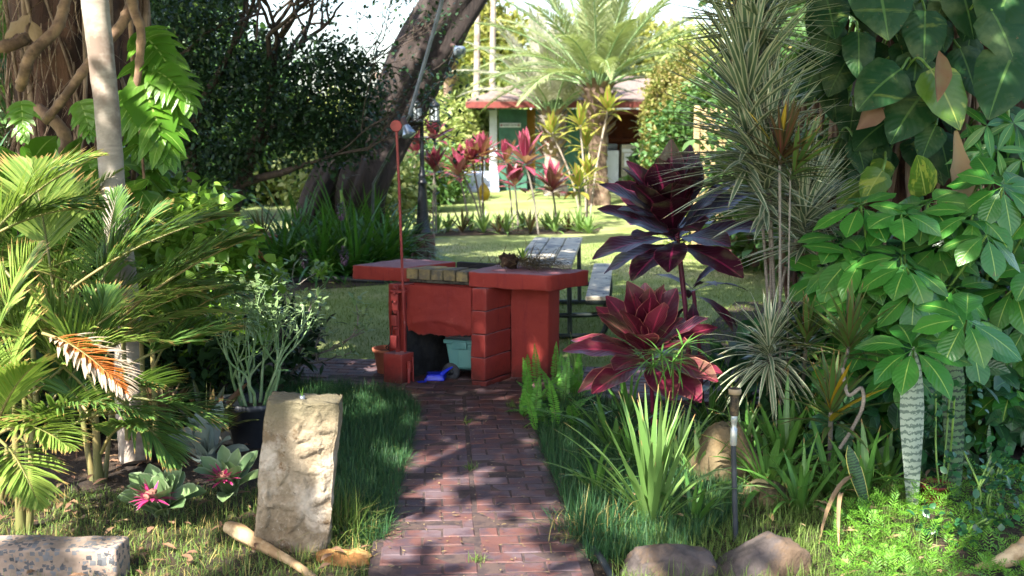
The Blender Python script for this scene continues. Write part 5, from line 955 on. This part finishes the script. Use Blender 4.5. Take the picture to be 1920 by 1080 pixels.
# ---- snake plants
def snake(label, base, top, W, mat, cup=.35, tw=0):
    t = thing('snake_plant', label, 'snake plant', base); d = top - base; m = MB(); m.add(*ribbons(rng, npa(*base), npa(*d), d.length, W, 'snake', 0., up=(tw, 1, .1), na=2, cup=-cup, fold=0, wave=.06, wfreq=1.5)); m.build('leaf', M_[mat], t)
for lb, (bx, by), (tx, ty), W, mt_ in (('broad pale snake plant leaf with fine dark bands beside the red pot', (1712, 958), (1713, 650), .13, 'snakep'), ('broad dark banded snake plant leaf behind the schefflera', (1793, 935), (1790, 640), .13, 'snaked'), ('short yellow edged snake plant leaf leaning left', (1630, 965), (1590, 835), .075, 'snakey'), ('thin rolled snake plant leaf at the right', (1856, 905), (1855, 795), .03, 'snaked')):
    b0 = G(bx, by); snake(lb, b0, D(tx, ty, b0.y + .04), W, mt_)

# ---- schefflera shrub at the right
def whorl(mb, rng, c, n, L, W, axis):
    a = np.arange(n) * 6.283 / n + rng.random() * 6; e = np.radians(rng.uniform(-35, 5, n)); d = np.stack([np.cos(e) * np.cos(a), np.cos(e) * np.sin(a), np.sin(e)], 1)
    q_ = np.array(Vector((0, 0, 1)).rotation_difference(Vector(axis)).to_matrix()); d = d @ q_.T; up = unit(npa(*axis)); pet = .05
    mb.add(*ribbons(rng, npa(*c) + d * .01, d, pet, .005, [1, 1], 0, up=up)); mb.add(*ribbons(rng, npa(*c) + d * pet, d, L * rng.uniform(.8, 1.1, n), W * rng.uniform(.9, 1.1, n), 'obov', rng.uniform(.3, .9, n), up=up, na=2, cup=.12, fold=.12, wave=.05))
sc_ = thing('schefflera', 'glossy schefflera shrub with whorls of oval leaflets filling the right side', 'shrub', (D(1740, 800, 7.3).x, 7.4, 0)); m = MB(); ml = MB(); rs = random.Random(12)
W_ = [(1712, 655, 5.75), (1812, 600, 5.75), (1690, 400, 6.9), (1850, 440, 6.7), (1620, 480, 6.95), (1700, 500, 6.7), (1600, 560, 7.0), (1715, 545, 6.65), (1820, 640, 6.5), (1790, 540, 6.8), (1900, 540, 6.9), (1700, 690, 6.55), (1640, 640, 6.85), (1580, 450, 7.2), (1880, 350, 6.9), (1740, 380, 7.1), (1860, 340, 7.2), (1900, 720, 6.8), (1760, 620, 7.0), (1650, 570, 7.1), (1550, 520, 7.3), (1860, 780, 7.0), (1760, 460, 7.1), (1910, 620, 7.1), (1650, 760, 7.1), (1560, 620, 7.3), (1820, 480, 7.3), (1740, 760, 7.2), (1630, 700, 7.3), (1840, 700, 7.2), (1770, 700, 7.4), (1900, 440, 7.3), (1680, 620, 7.4), (1600, 500, 7.4), (1950, 500, 6.8), (1960, 650, 6.9), (1940, 400, 6.9)]
for k in range(34): W_.append((rs.uniform(1560, 1940), rs.uniform(380, 800), rs.uniform(6.8, 7.5)))
for i, (px, py, Y) in enumerate(W_):
    c = D(px, py, Y + .15); ax = Vector((rs.uniform(-.5, .3), rs.uniform(-.9, -.35), 1)).normalized(); whorl(ml, rng, c, rs.choice([6, 7, 8]), rs.uniform(.21, .30), rs.uniform(.12, .16), ax)
    root = Vector((D(1740 + rs.uniform(-120, 120), 800, 7.4).x, 7.4, 0)); tube(m, smooth_path([root, root.lerp(c, .5) + Vector((0, .1, .05)), c - Vector((0, 0, .005))]), [.016, .006], 6, cap=False)
m.build('stems', bk['green'], sc_); ml.build('foliage', M_['scheff'], sc_)
shrub('dark_underbrush', 'dark glossy rounded leaves low beneath the schefflera', 'shrub', [bl(1760, 770, 7.2, .9, .4), bl(1600, 720, 7.6, .5, .4), bl(1880, 700, 7.5, .5, .5), bl(1750, 560, 7.8, .8, .5), bl(1480, 720, 8.0, .5, .35)], 420, 5, .07, .17, .12, leafm('dark_round_leaf', '#234a2c', '#30603a', rib='#4f7a4a', ribw=.03, rough=.28, trans=.1, veins=50, sp=.5), up=.0)

# ---- pothos covered tree at the upper right
pb_ = Vector((D(1760, 300, 9.6).x, 9.6, 0)); po = thing('vine_covered_tree', 'tree trunk wrapped in hanging roots and huge pothos leaves at the upper right', 'tree', pb_)
m = MB(); tube(m, smooth_path([pb_ + Vector((0, 0, -.1)), pb_ + Vector((0, 0, 1.5)), pb_ + Vector((.1, 0, 3)), pb_ + Vector((.1, 0, 6))], 12), [.8, .72, .7, .6], 56, disp=lambda t, l, k: 1 + .1 * math.sin(t * 9 + l) + .08 * noise.noise(Vector((math.cos(t) * 6, math.sin(t) * 6, l)))); m.build('trunk', bk['big'], po)
for k in range(60):
    a = rr.uniform(3.0, 6.5); r0 = rr.uniform(.76, 1.0); x0, y0 = pb_.x + math.cos(a) * r0 * 1.25, pb_.y + math.sin(a) * r0; m = MB(); z1 = rr.uniform(1.9, 4.2); tube(m, smooth_path([(x0 + rr.gauss(0, .1), y0, z1), (x0 + rr.gauss(0, .07), y0 - .04, z1 * .66), (x0 + rr.gauss(0, .07), y0 - .05, z1 * .33), (x0 + rr.gauss(0, .1), y0 - .1, 0)]), [rr.uniform(.012, .03), .014], 7, disp=lambda t, l, k: 1 + .12 * math.sin(l * 25 + t)); m.build('hanging_root', bk['root'] if k % 3 else bk['big'], po)
def bigleaf(px, py, Y, L, W, dx, dz, mat='pothos', dy=-.35, up=(0, -.85, .5), prof='heart'):
    m = MB(); c = D(px, py, Y); m.add(*ribbons(rng, npa(*c), (dx, dy, dz), L, W, [.5, .95, 1, .97, .9, .78, .6, .36, .04] if prof == 'heart' else prof, .5, up=up, na=3, cup=.25, fold=.22, wave=.07, wfreq=2.5)); lf_ = m.build('leaf', M_[mat], po)
    m = MB(); tube(m, smooth_path([c + Vector((0, .0, .0)), c + Vector((-dx * .12, .15, .08)), c + Vector((-dx * .2, .4, -.1))]), .009, 6); m.build('petiole', bk['green'], lf_)
BLv = [(1640, -60, 8.0, .62, .55, .15, -.9), (1560, 40, 8.4, .4, .3, -.3, -.9), (1735, 20, 8.2, .5, .36, -.1, -1), (1610, 60, 8.3, .42, .28, -.05, -1), (1860, 20, 8.0, .5, .42, .35, -.8), (1900, 100, 7.9, .62, .46, -.45, -.75), (1690, 130, 8.0, .55, .40, -.85, -.5), (1740, 165, 8.1, .6, .42, -.75, -.75), (1720, 100, 8.2, .45, .32, -.2, -1, 'pothos'), (1745, 130, 7.9, .55, .38, .45, -.85, 'pothosy'), (1800, -30, 8.3, .5, .4, .2, -.9), (1590, 110, 8.5, .4, .3, -.6, -.8), (1755, 235, 8.0, .34, .24, -.5, -.8), (1655, 320, 7.9, .34, .24, -.55, -.6, 'pothosy'), (1660, 300, 8.3, .3, .2, -.3, -.5, 'pothosy'), (1735, 365, 7.6, .38, .26, -.3, .9, 'pothosy'), (1620, 350, 8.0, .32, .24, -.8, -.4, 'pothosy'), (1840, 370, 7.8, .3, .2, -.3, -.9, 'pothosy'), (1900, -40, 8.1, .6, .5, -.4, -.7), (1880, 200, 8.3, .4, .3, .3, -.9), (1545, -20, 8.3, .45, .36, .2, -.9), (1760, 250, 8.3, .4, .3, .2, -.9), (1700, 0, 8.5, .5, .4, .3, -.8), (1930, 260, 8.1, .45, .35, -.5, -.8), (1600, 200, 8.6, .35, .26, -.2, -1), (1660, 230, 8.4, .4, .3, -.9, -.5), (1560, 160, 8.7, .36, .26, .1, -1), (1800, 90, 8.4, .45, .34, .3, -.9), (1520, 90, 8.8, .34, .26, .1, -1), (1580, 260, 8.8, .3, .22, -.4, -.9)]
for k in range(80): px_ = rr.uniform(1520, 1940); py_ = rr.uniform(-60, 300); BLv.append((px_, py_, 8.5 + rr.uniform(-.2, .5), rr.uniform(.28, .42), rr.uniform(.2, .32), rr.uniform(-.7, .5), -1))
for v in BLv: bigleaf(*v[:3], v[3] * .82, v[4] * .86, *v[5:])
for px, py, Y, L, W, dx, dz, mt_, pr in ((1760, 95, 7.8, .34, .13, -.05, -1, 'dead', 'leaf'), (1790, 245, 7.8, .55, .20, -.0, -1, 'deadp', [.15, .3, .45, .7, 1, 1, .8, .35, .05]), (1650, 190, 8.0, .26, .16, -.6, -.6, 'dead', 'leaf')):
    m = MB(); c = D(px, py, Y); m.add(*ribbons(rng, npa(*c), (dx, -.2, dz), L, W, pr, .2, up=(.3, -1, .1), na=3, cup=-.9, fold=0, wave=.12)); tag(m.build('dead_leaf', M_[mt_], origin=c), {1760: 'brown folded dead leaf hanging high among the pothos leaves', 1790: 'large pale papery dead leaf pod hanging below the pothos leaves', 1650: 'small brown dead leaf on top of a dark pothos leaf'}[px], 'dead leaf')
t = thing('palmate_vine', 'dark lobed leaf climber hanging at the right frame edge', 'climbing plant', D(1880, 330, 8.0)); m = MB(); tube(m, smooth_path([D(1900, 350, 8.2), D(1890, 200, 8.2), D(1910, 60, 8.3)]), .012, 6); m.build('stem', bk['green'], t)
for px, py in ((1850, 235), (1900, 230), (1870, 280), (1915, 300), (1840, 285)): m = MB(); rosette(m, rng, D(px, py, 7.9), 8, .26, .06, (-60, 0), .5, 'leaf', axis=(0, -1, .4)); m.build('leaf', M_['scheff'], t)

# ---- low growth: fern, asparagus fern, mondo grass, grass
fb = G(1040, 770); fl_ = thing('sword_fern', 'bright green sword fern with upright fronds right of the path by the barbecue', 'fern', fb)
ff, fs = MB(), MB()
for k in range(46):
    c = G(rng.uniform(975, 1110), rng.uniform(745, 815)); az = rng.random() * 6.28; e = rng.uniform(.5, 1.35); frond(ff, fs, rng, c, (math.cos(az) * math.cos(e), math.sin(az) * math.cos(e), math.sin(e)), rng.uniform(.25, .48), .8, 26, .045, .013, 80, 10, .003, prof='ov', ldroop=.2, start=.1, endang=60)
for px, py, L in ((1010, 745, .42), (1040, 735, .40), (1085, 730, .3)): frond(ff, fs, rng, G(px, py), (rng.uniform(-.1, .1), 0, 1), L, .3, 28, .04, .013, 80, 5, .003, prof='ov', ldroop=.1, start=.1, side=(1, 0, 0), endang=60)
ff.build('fronds', M_['fern'], fl_); fs.build('frond_stalks', bk['green'], fl_)
def inpx(poly, n, z=0): return inpoly(rng, [G(*p).xy for p in poly], n)
# mondo grass borders
mo = MB(); grassblades(mo, rng, inpoly(rng, [(-.85, 5.6), (-.62, 5.6), (-.66, 8.2), (-.85, 8.8), (-1.6, 9.1), (-1.9, 8.6), (-1.35, 7.4), (-1.2, 6.2)], 30000), .13, .0036, 1.0, 1.3); stuff(mo.build('mondo_grass', M_['mondo']), 'dense dark mondo grass border along the left edge of the brick path', 'grass')
mo = MB(); grassblades(mo, rng, inpoly(rng, [(.36, 5.35), (.75, 5.3), (1.3, 6.2), (1.3, 7.8), (.6, 8.6), (.14, 8.4), (.20, 7.0)], 26000), .14, .0038, 1.0, 1.3); stuff(mo.build('mondo_grass', M_['mondo']), 'dense dark grass border along the right edge of the brick path', 'grass')
for (px, py, lb, mt_) in ((600, 985, 'coarse grass tuft at the foot of the carved stone post', 'mondo'), (1110, 1010, 'arching dry tipped grass tuft at the right path edge', 'mondo'), (640, 1010, 'sunlit yellowish grass tuft at the left path edge', 'grass')):
    c = G(px, py); t = thing('grass_tuft', lb, 'grass tuft', c); m = MB(); grassblades(m, rng, np.array([[c.x, c.y]]) + rng.normal(0, .07, (520, 2)), .26, .0045, 1.1, 1.3); m.build('blades', M_[mt_], t); m = MB(); grassblades(m, rng, np.array([[c.x, c.y]]) + rng.normal(0, .08, (90, 2)), .25, .0045, 1.2, 1.5); m.build('dry_blades', M_['drygrass'], t)
gm = MB(); grassblades(gm, rng, inpoly(rng, [(-2.9, 4.6), (-.66, 4.6), (-.66, 6.2), (-1.3, 6.5), (-2.9, 6.4)], 13000), .075, .0035, 1.2, 1.2); stuff(gm.build('rough_grass', M_['grass']), 'patchy sunlit grass in the lower left around the stone slab and stalk', 'grass')
gm = MB(); grassblades(gm, rng, inpoly(rng, [(-2.9, 4.6), (-.66, 4.6), (-.66, 6.2), (-1.3, 6.5), (-2.9, 6.4)], 2600), .08, .004, 1.4, 1.0); stuff(gm.build('dry_grass', M_['drygrass']), 'dry straw coloured blades lying in the lower left grass', 'grass')
gm = MB(); grassblades(gm, rng, inpoly(rng, [(.4, 4.7), (1.9, 4.7), (2.3, 6.6), (1.2, 7.0), (.6, 6.0)], 9000), .12, .004, 1.1, 1.3); stuff(gm.build('rough_grass', M_['grass']), 'loose grass between the rocks and strap leaves right of the path', 'grass')
gm = MB(); xy_ = np.concatenate([inpoly(rng, [(-1.9, 10.25), (3, 9.7), (5.5, 14.5), (-2.9, 14.5)], 26000), inpoly(rng, [(-2.6, 14.5), (7, 14.5), (8, 20), (-1.2, 20)], 22000)]); ii = xy_[:, 1]; grassblades(gm, rng, xy_, .045 + .0 * ii, .006, 1.0, .8, 'tri'); stuff(gm.build('lawn_blades', leafm('lawn_blade', '#56702f', '#74823c', rough=.6, trans=.15, sp=.15)), 'short mown lawn grass around the barbecue and picnic table', 'grass')
# asparagus fern groundcover
am = MB(); n = 1900; xy_ = inpoly(rng, [(1.35, 4.6), (3.6, 4.6), (3.6, 6.4), (2.9, 6.7), (1.95, 6.3), (1.6, 5.7)], n); 
hump = lambda x, y: .10 + .10 * noise.noise(Vector((x * 2.2, y * 2.2, 4)))
for (x, y) in xy_:
    h = max(.02, hump(x, y)); az = rng.random() * 6.28; e = rng.uniform(.2, 1.2); frond(am, None, rng, (x, y, h * .6), (math.cos(az) * math.cos(e), math.sin(az) * math.cos(e), math.sin(e)), rng.uniform(.08, .17), 1.0, 9, .035, .005, 60, 20, prof='tri', ldroop=.2, start=.1)
stuff(am.build('asparagus_fern', M_['aspf']), 'feathery bright green asparagus fern groundcover in the lower right corner', 'ground cover')
shrub('small_leaf_creeper', 'dark small round leaved creeper in the lower right ground cover', 'plant', [bl(1830, 870, 5.9, .18, .1), bl(1800, 980, 5.6, .2, .08), bl(1780, 760, 6.3, .2, .12), bl(1870, 900, 5.9, .15, .12)], 130, 3, .03, .045, .035, leafm('creeper_leaf', '#22492a', '#2f6038', rough=.3, trans=.1), smat='green')
for (a, b_, lb, mt_, W) in (((1600, 960), (1520, 1015), 'long curled brown dry leaf arching over the lower right ground cover', 'deadp', .03), ((1575, 995), (1560, 1050), 'short twisted brown dry leaf in the lower right ground cover', 'deadp', .022)):
    p0, p1 = G(*a) + Vector((0, 0, .2)), G(*b_) + Vector((0, 0, .12)); d = p1 - p0; m = MB(); m.add(*ribbons(rng, npa(*p0), npa(*(d + Vector((0, 0, .12)))), d.length * 1.15, W, 'strap', 1.0, fold=.6, curl=.6)); tag(m.build('dry_leaf', M_[mt_], origin=p0), lb, 'dead leaf')
for px, py, lb in ((883, 888, 'small weed growing in the centre seam of the brick path, the nearer one'), (876, 800, 'tiny weed in the centre seam of the brick path further back'), (898, 1062, 'small weed on the brick path at the bottom edge'), (960, 770, 'small weed between the bricks near the barbecue pier')):
    c = G(px, py); t = thing('weed', lb, 'weed', c + Vector((0, 0, .03)), group='weeds in the brick path'); m = MB(); n = 40; grassblades(m, rng, np.array([[c.x, c.y]]) + rng.normal(0, .018, (n, 2)), .055, .004, 1.45, .6, z=np.full(n, .03)); m.build('blades', M_['grass'], t)
fl = MB(); n = 260; xy_ = inpoly(rng, [(-2.9, 4.7), (-.7, 4.7), (-.7, 6.3), (-1.5, 7.3), (-3.2, 7.3)], n); az = rng.random(n) * 6.28
fl.add(*ribbons(rng, np.column_stack([xy_, rng.uniform(.02, .07, n)]), np.stack([np.cos(az), np.sin(az), rng.uniform(-.1, .3, n)], 1), rng.uniform(.03, .11, n), rng.uniform(.012, .04, n), 'leaf', .4, fold=.4, curl=.8, wave=.2)); stuff(fl.build('fallen_leaves', M_['dead']), 'brown fallen leaves scattered on the ground of the left bed', 'fallen leaves')
fl = MB(); n = 240; xy_ = inpoly(rng, [(.5, 4.8), (3.4, 4.8), (3.4, 7.5), (.6, 7.5)], n); az = rng.random(n) * 6.28
fl.add(*ribbons(rng, np.column_stack([xy_, rng.uniform(.03, .10, n)]), np.stack([np.cos(az), np.sin(az), rng.uniform(-.1, .3, n)], 1), rng.uniform(.03, .12, n), rng.uniform(.01, .035, n), 'leaf', .4, fold=.4, curl=.8, wave=.2)); stuff(fl.build('fallen_leaves', M_['deadp']), 'pale dry fallen leaves scattered between the plants of the right bed', 'fallen leaves')
# ================================================================== BACKGROUND PLANTING
rng = np.random.default_rng(23)
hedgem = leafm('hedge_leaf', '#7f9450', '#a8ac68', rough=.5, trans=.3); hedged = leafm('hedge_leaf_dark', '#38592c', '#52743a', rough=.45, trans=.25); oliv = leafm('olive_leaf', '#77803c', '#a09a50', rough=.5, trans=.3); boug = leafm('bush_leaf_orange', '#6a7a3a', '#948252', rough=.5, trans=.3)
def far(label, px, pyb, w_, h_, Y, mat, n=900, L=.22, name='hedge_bush', cat='bush', nb=6, W=None, group='bushes behind the lawn'):
    c = D(px, pyb, Y); z0 = 0; blobs = []; rs = random.Random(int(px))
    for k in range(nb): blobs.append(((c.x + rs.uniform(-w_, w_) * .7, Y + rs.uniform(-.8, .8), h_ * rs.uniform(.25, .72)), (w_ * rs.uniform(.35, .6), w_ * .4, h_ * rs.uniform(.26, .36))))
    return shrub(name, label, cat, blobs, n, 8, L * .7, L, W or L * .55, mat, group=group)
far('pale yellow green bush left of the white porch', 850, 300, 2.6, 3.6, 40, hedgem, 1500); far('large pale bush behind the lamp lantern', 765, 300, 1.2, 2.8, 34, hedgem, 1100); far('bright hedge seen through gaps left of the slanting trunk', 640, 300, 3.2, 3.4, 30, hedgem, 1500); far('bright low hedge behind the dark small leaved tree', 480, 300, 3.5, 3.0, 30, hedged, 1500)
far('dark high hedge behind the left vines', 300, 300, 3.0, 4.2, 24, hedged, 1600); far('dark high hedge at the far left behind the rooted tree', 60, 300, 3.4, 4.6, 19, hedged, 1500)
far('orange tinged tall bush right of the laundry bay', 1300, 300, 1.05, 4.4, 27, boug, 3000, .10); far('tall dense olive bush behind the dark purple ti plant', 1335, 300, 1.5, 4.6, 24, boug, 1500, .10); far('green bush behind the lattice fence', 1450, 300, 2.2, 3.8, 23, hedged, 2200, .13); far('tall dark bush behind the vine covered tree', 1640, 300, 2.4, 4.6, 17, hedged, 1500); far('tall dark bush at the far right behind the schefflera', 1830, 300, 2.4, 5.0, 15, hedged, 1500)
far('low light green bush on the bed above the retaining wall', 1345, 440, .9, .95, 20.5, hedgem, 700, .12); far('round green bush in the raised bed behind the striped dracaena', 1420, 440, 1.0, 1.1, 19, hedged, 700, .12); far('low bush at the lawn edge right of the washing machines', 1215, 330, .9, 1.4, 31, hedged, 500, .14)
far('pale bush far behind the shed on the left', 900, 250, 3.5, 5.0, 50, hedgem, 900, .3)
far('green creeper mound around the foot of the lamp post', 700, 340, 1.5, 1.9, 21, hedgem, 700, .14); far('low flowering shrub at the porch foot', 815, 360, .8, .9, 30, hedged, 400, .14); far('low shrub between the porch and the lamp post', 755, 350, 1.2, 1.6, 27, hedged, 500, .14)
# distant trees with trunks
def fartree(label, px, Y, h, w_, mat, n=900, L=.35):
    x = D(px, 300, Y).x; rs = random.Random(int(px + Y)); bl_ = [((x + rs.uniform(-w_, w_) * .6, Y + rs.uniform(-1, 1), h * rs.uniform(.6, .9)), (w_ * .5, w_ * .5, h * .2)) for k in range(6)]
    t = thing('distant_tree', label, 'tree', (x, Y, 0), group='trees beyond the garden'); m = MB(); tube(m, smooth_path([(x, Y, 0), (x + .2, Y, h * .35), (x - .1, Y, h * .7)]), [.22, .16, .08], 8); m.build('trunk', bk['pale'], t); m = MB(); leafcloud(m, rng, bl_, n, 8, L * .8, L, L * .5, 'ov'); m.build('crown', mat, t)
fartree('light green distant tree left of the pale palm', 900, 60, 8.2, 3.0, oliv, 900); fartree('distant tree behind the shed roof, right of the palm crown', 1180, 58, 6.2, 3.2, oliv, 700); fartree('distant rounded tree behind the orange tinged bush', 1290, 52, 5.4, 2.6, hedgem, 700); fartree('distant tree seen between the trunk and the shed', 830, 64, 6.5, 2.6, oliv, 700)
fartree('shade tree standing behind the lattice fence', 1500, 30, 7.5, 2.6, hedged, 1100); fartree('tall dark tree behind the dark hedge on the left', 250, 30, 8.0, 3.2, hedged, 1500); fartree('tall dark tree behind the rooted trunk', 30, 26, 8.0, 3.2, hedged, 1300); fartree('tall dark tree in the far right corner', 1850, 24, 8.0, 3.2, hedged, 1300); fartree('tall green tree between the lattice fence and the vine covered tree', 1660, 26, 8.0, 2.4, hedged, 1200)
# date palms
def datepalm(label, base, ch, n, L, lean=0., mat='palmgrey', seed=1, trunk=.32, ll=.55, bark='palmt', emin=66):
    g = np.random.default_rng(seed); t = thing('date_palm', label, 'palm tree', base, group='palms on the far lawn'); top = base + Vector((lean, 0, ch)); m = MB()
    tube(m, smooth_path([base, base.lerp(top, .5) + Vector((lean * .1, 0, 0)), top], 20), [trunk * .9, trunk * .62, trunk * .75, trunk], 28, disp=lambda t_, l, k: 1 + .10 * abs(math.sin(l * 9 + t_ * 2)) + .08 * abs(math.sin(l * 9 - t_ * 2))); tr = m.build('trunk', bk[bark], t)
    m = MB(); k = 90; a = np.arange(k) * 2.4; zz = np.linspace(-1.0, .05, k) * 1.2; d = np.stack([np.cos(a), np.sin(a), np.full(k, .9)], 1); m.add(*ribbons(g, npa(*top) + np.stack([np.cos(a) * trunk * .7, np.sin(a) * trunk * .7, zz], 1), d, .38, .17, [1, .9, .6, .5], .0, na=2, fold=.1)); m.build('leaf_bases', solid('old_leaf_base', '#6f5c4a', '#8f7a64', 3., .85, isl=.6), tr)
    for i in range(n):
        a = i * 2.39996; e = math.radians(86 - emin * (i / n) ** .9); ml, mr = MB(), MB(); frond(ml, mr, g, top + Vector((math.cos(a) * .15, math.sin(a) * .15, 0)), (math.cos(a) * math.cos(e), math.sin(a) * math.cos(e), math.sin(e)), L * g.uniform(.85, 1.1), (.75 + .5 * i / n), 84, ll, .03, 46, 22, .028, ldroop=.6, start=.16); fr = ml.build('frond', M_[mat] if isinstance(mat, str) else mat, t); mr.build('frond_stalk', bk['grn'], fr)
    return t
b1 = G(1122, 384); datepalm('date palm with a fat scaly crown base standing right of the shed door', b1, D(1118, 165, b1.y).z, 44, 3.7, -.05, seed=2)
b2 = G(1042, 366); datepalm('smaller date palm coloured pale for strong sunlight in front of the green shed wall', b2, D(1040, 215, b2.y).z, 32, 3.1, -.1, seed=3, trunk=.36, bark='pale', emin=48, mat=leafm('palm_leaf_sunlit', '#a5a690', '#bdb9a4', trans=.2))  # overexposed sunlight put into the pale leaf and bark colours
b3 = D(830, 300, 48); b3.z = 0; datepalm('distant coconut like palm behind the lamp lantern', b3, 4.6, 20, 2.6, .3, seed=4, trunk=.2, mat=oliv)
for px in (892, 921): p = D(px, 300, 44); m = MB(); tube(m, [(p.x, p.y, 0), (p.x + .1, p.y, 7)], [.13, .1], 12); tag(m.build('palm_trunk', bk['pale'], origin=(p.x, p.y, 0)), 'slim distant palm trunk rising behind the roof, %s of the pair' % ('left' if px < 900 else 'right'), 'palm trunk')
pw_ = D(840, 300, 70); wallm = MB(); box(wallm, (pw_.x + 1, 70, 2.2), (9, 5, 4.4)); bd = thing('distant_house', 'pale distant house glimpsed between the slanting trunk and the shed', 'house', (pw_.x + 1, 70, 0)); wallm.build('wall', white, bd); wallm = MB(); box(wallm, (pw_.x + 1, 70, 4.6), (10, 6, .3)); wallm.build('roof', roofm, bd)
for k in range(3): m = MB(); box(m, (pw_.x - 1.5 + k * 2.2, 67.47, 2.6), (1.1, .04, 1.3)); m.build('window', solid('window_dark', '#39424a', rough=.2), bd)
# planted row at the near side of the far lawn
for i, px in enumerate(list(range(800, 1110, 22))):
    b0 = G(px + rng.uniform(-5, 5), 436 + rng.uniform(-6, 4)); col = 'bronze' if i % 3 == 0 else 'strapl'; t = thing('border_tuft', '%s leafy tuft %s' % ('reddish' if i % 3 == 0 else 'pale green', 'at the lamp post end of the low planted row' if i < 2 else 'at the end of the planted row nearest the palm' if i > 12 else 'in the middle of the low planted row across the lawn'), 'plant', b0, group='low tufts of the planted row'); m = MB(); rosette(m, rng, b0, 20, .42 + .12 * (i % 2), .05, (15, 85), .6, 'leaf'); m.build('leaves', M_[col], t)
rb_ = MB(); P = [G(x_, y_) for x_, y_ in ((790, 444), (1120, 438), (1130, 424), (790, 430))]; bed('planting_bed', [(p.x, p.y) for p in P], .008)
# yellow ornament on a stake
b0 = G(908, 428); t = thing('yellow_ornament', 'yellow tulip shaped ornament on a thin stake in the planted row', 'garden ornament', b0); c = D(907, 378, b0.y); m = MB(); tube(m, [b0, c], .012, 6); m.build('stake', bk['green'], t); m = MB(); lathe(m, c, [(0, 0), (.09, .04), (.13, .13), (.12, .22), (.06, .32), (0, .38)], 16); m.build('tulip_cup', solid('yellow_glass', '#c9a81c', '#d8bc3a', 5., .3), t)
# ---- unseen trees added to shade the garden, crowns shaped to place the dapples
A_ = Vector((S.y, -S.x, 0)).normalized(); 
if A_.x < 0: A_ = -A_
B_ = A_.cross(S).normalized(); B_ = B_ if B_.z > 0 else -B_
def ab(p): return (p.dot(A_), p.dot(B_))
LIT = []
def lit_at(px, py, Y, r, keep=.05):
    p = D(px, py, Y) if Y else G(px, py); LIT.append((*ab(p), r, keep))
for v in ((60, 380, 7, .4, .25), (20, 600, 6.3, .3, .2), (110, 480, 6.8, .35, .2), (330, 430, 6.8, .3, .2), (60, 800, 5.9, .3, .1), (130, 620, 6.1, .15), (350, 560, 7.8, .25, .2), (440, 560, 7.5, .2, .1), (178, 40, 7.7, .25), (185, 120, 7.7, .1), (310, 170, 8.7, .15), (340, 260, 8.6, .08), (290, 110, 8.7, .05), (60, 260, 9.4, .1), (100, 330, 8.6, .15), (1120, 470, None, .9), (900, 470, None, .6), (1250, 460, None, .9), (1040, 475, None, .7), (250, 600, 6.9, .25, .2), (420, 620, 7.0, .15), (130, 960, None, .3), (60, 1010, None, .25), (350, 880, 6, .16), (300, 930, 5.9, .12), (520, 960, 5.6, .0), (590, 830, 5.6, -.06), (530, 800, 5.6, -.05), (650, 960, 5.7, .18), (300, 1040, None, .18), (480, 1050, None, .15),
 (900, 1030, None, .10), (820, 990, None, .09), (860, 1000, None, .08), (800, 930, None, .07), (950, 960, None, .07), (930, 1050, None, .09), (1000, 1000, None, .08), (860, 905, None, .05),
 (1225, 840, 6.1, .20), (1240, 780, 6.2, .12), (1300, 660, 7.2, .10), (1185, 1000, None, .10), (1600, 1010, 5.4, .28), (1700, 1040, 5.3, .2), (1560, 1060, 5.2, .2), (1700, 980, 5.7, .12), (620, 575, None, .28), (1180, 485, None, .5), (1000, 500, None, .4), (470, 620, 7.4, .05), (1500, 1000, 5.3, .15), (812, 475, 17, .14), (160, 660, 5.7, .25), (780, 1040, None, .08), (890, 960, None, .06), (1020, 1080, None, .08), (1400, 850, 6.3, .06), (230, 900, 6.0, .2)):
    lit_at(*v)
LIT = np.array(LIT)
def crown(label, name, n, zc, boxes, trunk, seed=3, L=.26, dens=.42):
    g = np.random.default_rng(seed); T = []
    for (x0, x1, y0, y1, z0, z1, wgt) in boxes: k = int(n * wgt); T.append(np.column_stack([g.uniform(x0, x1, k), g.uniform(y0, y1, k), g.uniform(z0, z1, k)]))
    T = np.concatenate(T); A3, B3, S3 = npa(*A_), npa(*B_), npa(*S); a, b = T @ A3, T @ B3; z = g.uniform(*zc, len(a))
    hole_n = np.array([noise.noise(Vector((x * 1.6, y * 1.6, 7))) + .5 * noise.noise(Vector((x * 4.5, y * 4.5, 2))) for x, y in zip(a, b)]); ok = hole_n < dens
    for la, lb_, r, keep in LIT: ok &= ~(((a - la) ** 2 + (b - lb_) ** 2 < (r + .13) ** 2) & (g.random(len(a)) > keep))  # leaves left out wherever a sun patch is wanted
    a, b, z = a[ok], b[ok], z[ok]; t = (z - b * B3[2]) / S3[2]; P = a[:, None] * A3 + b[:, None] * B3 + t[:, None] * S3
    vis = (P[:, 1] > 0) & (P[:, 2] < 2.6 + P[:, 1] * .16); P = P[~vis]
    m = MB(); k = len(P); m.add(*ribbons(g, P, sph(g, k, -60, 40), L * g.uniform(.7, 1.2, k), L * .5, 'ov', .5)); base = Vector(trunk); t_ = thing(name, label, 'tree', base)
    m.build('crown', M_['shrubd'], t_); m = MB(); c = P.mean(0); tube(m, smooth_path([base, base + Vector((0, 0, 3)), Vector(c) * .5 + base * .5 + Vector((0, 0, 2.5)), Vector(c)]), [.3, .22, .15, .05], 12); m.build('trunk', bk['lean'], t_)
crown('broad unseen shade tree behind the viewpoint, its crown shaped to cast the dapples', 'unseen_shade_tree', 34000, (5.2, 8.0), [(-5.5, 7, 2.6, 16.3, 0, 1.5, 1.0)], (-7.5, -6, 0), seed=5)
crown('unseen shade tree at the left of the garden, its crown shaped to cast the dapples', 'unseen_shade_tree', 15000, (6.2, 8.5), [(-7, -1.0, 8, 20, 1.2, 3.6, 1.0)], (-11, 3, 0), seed=8)
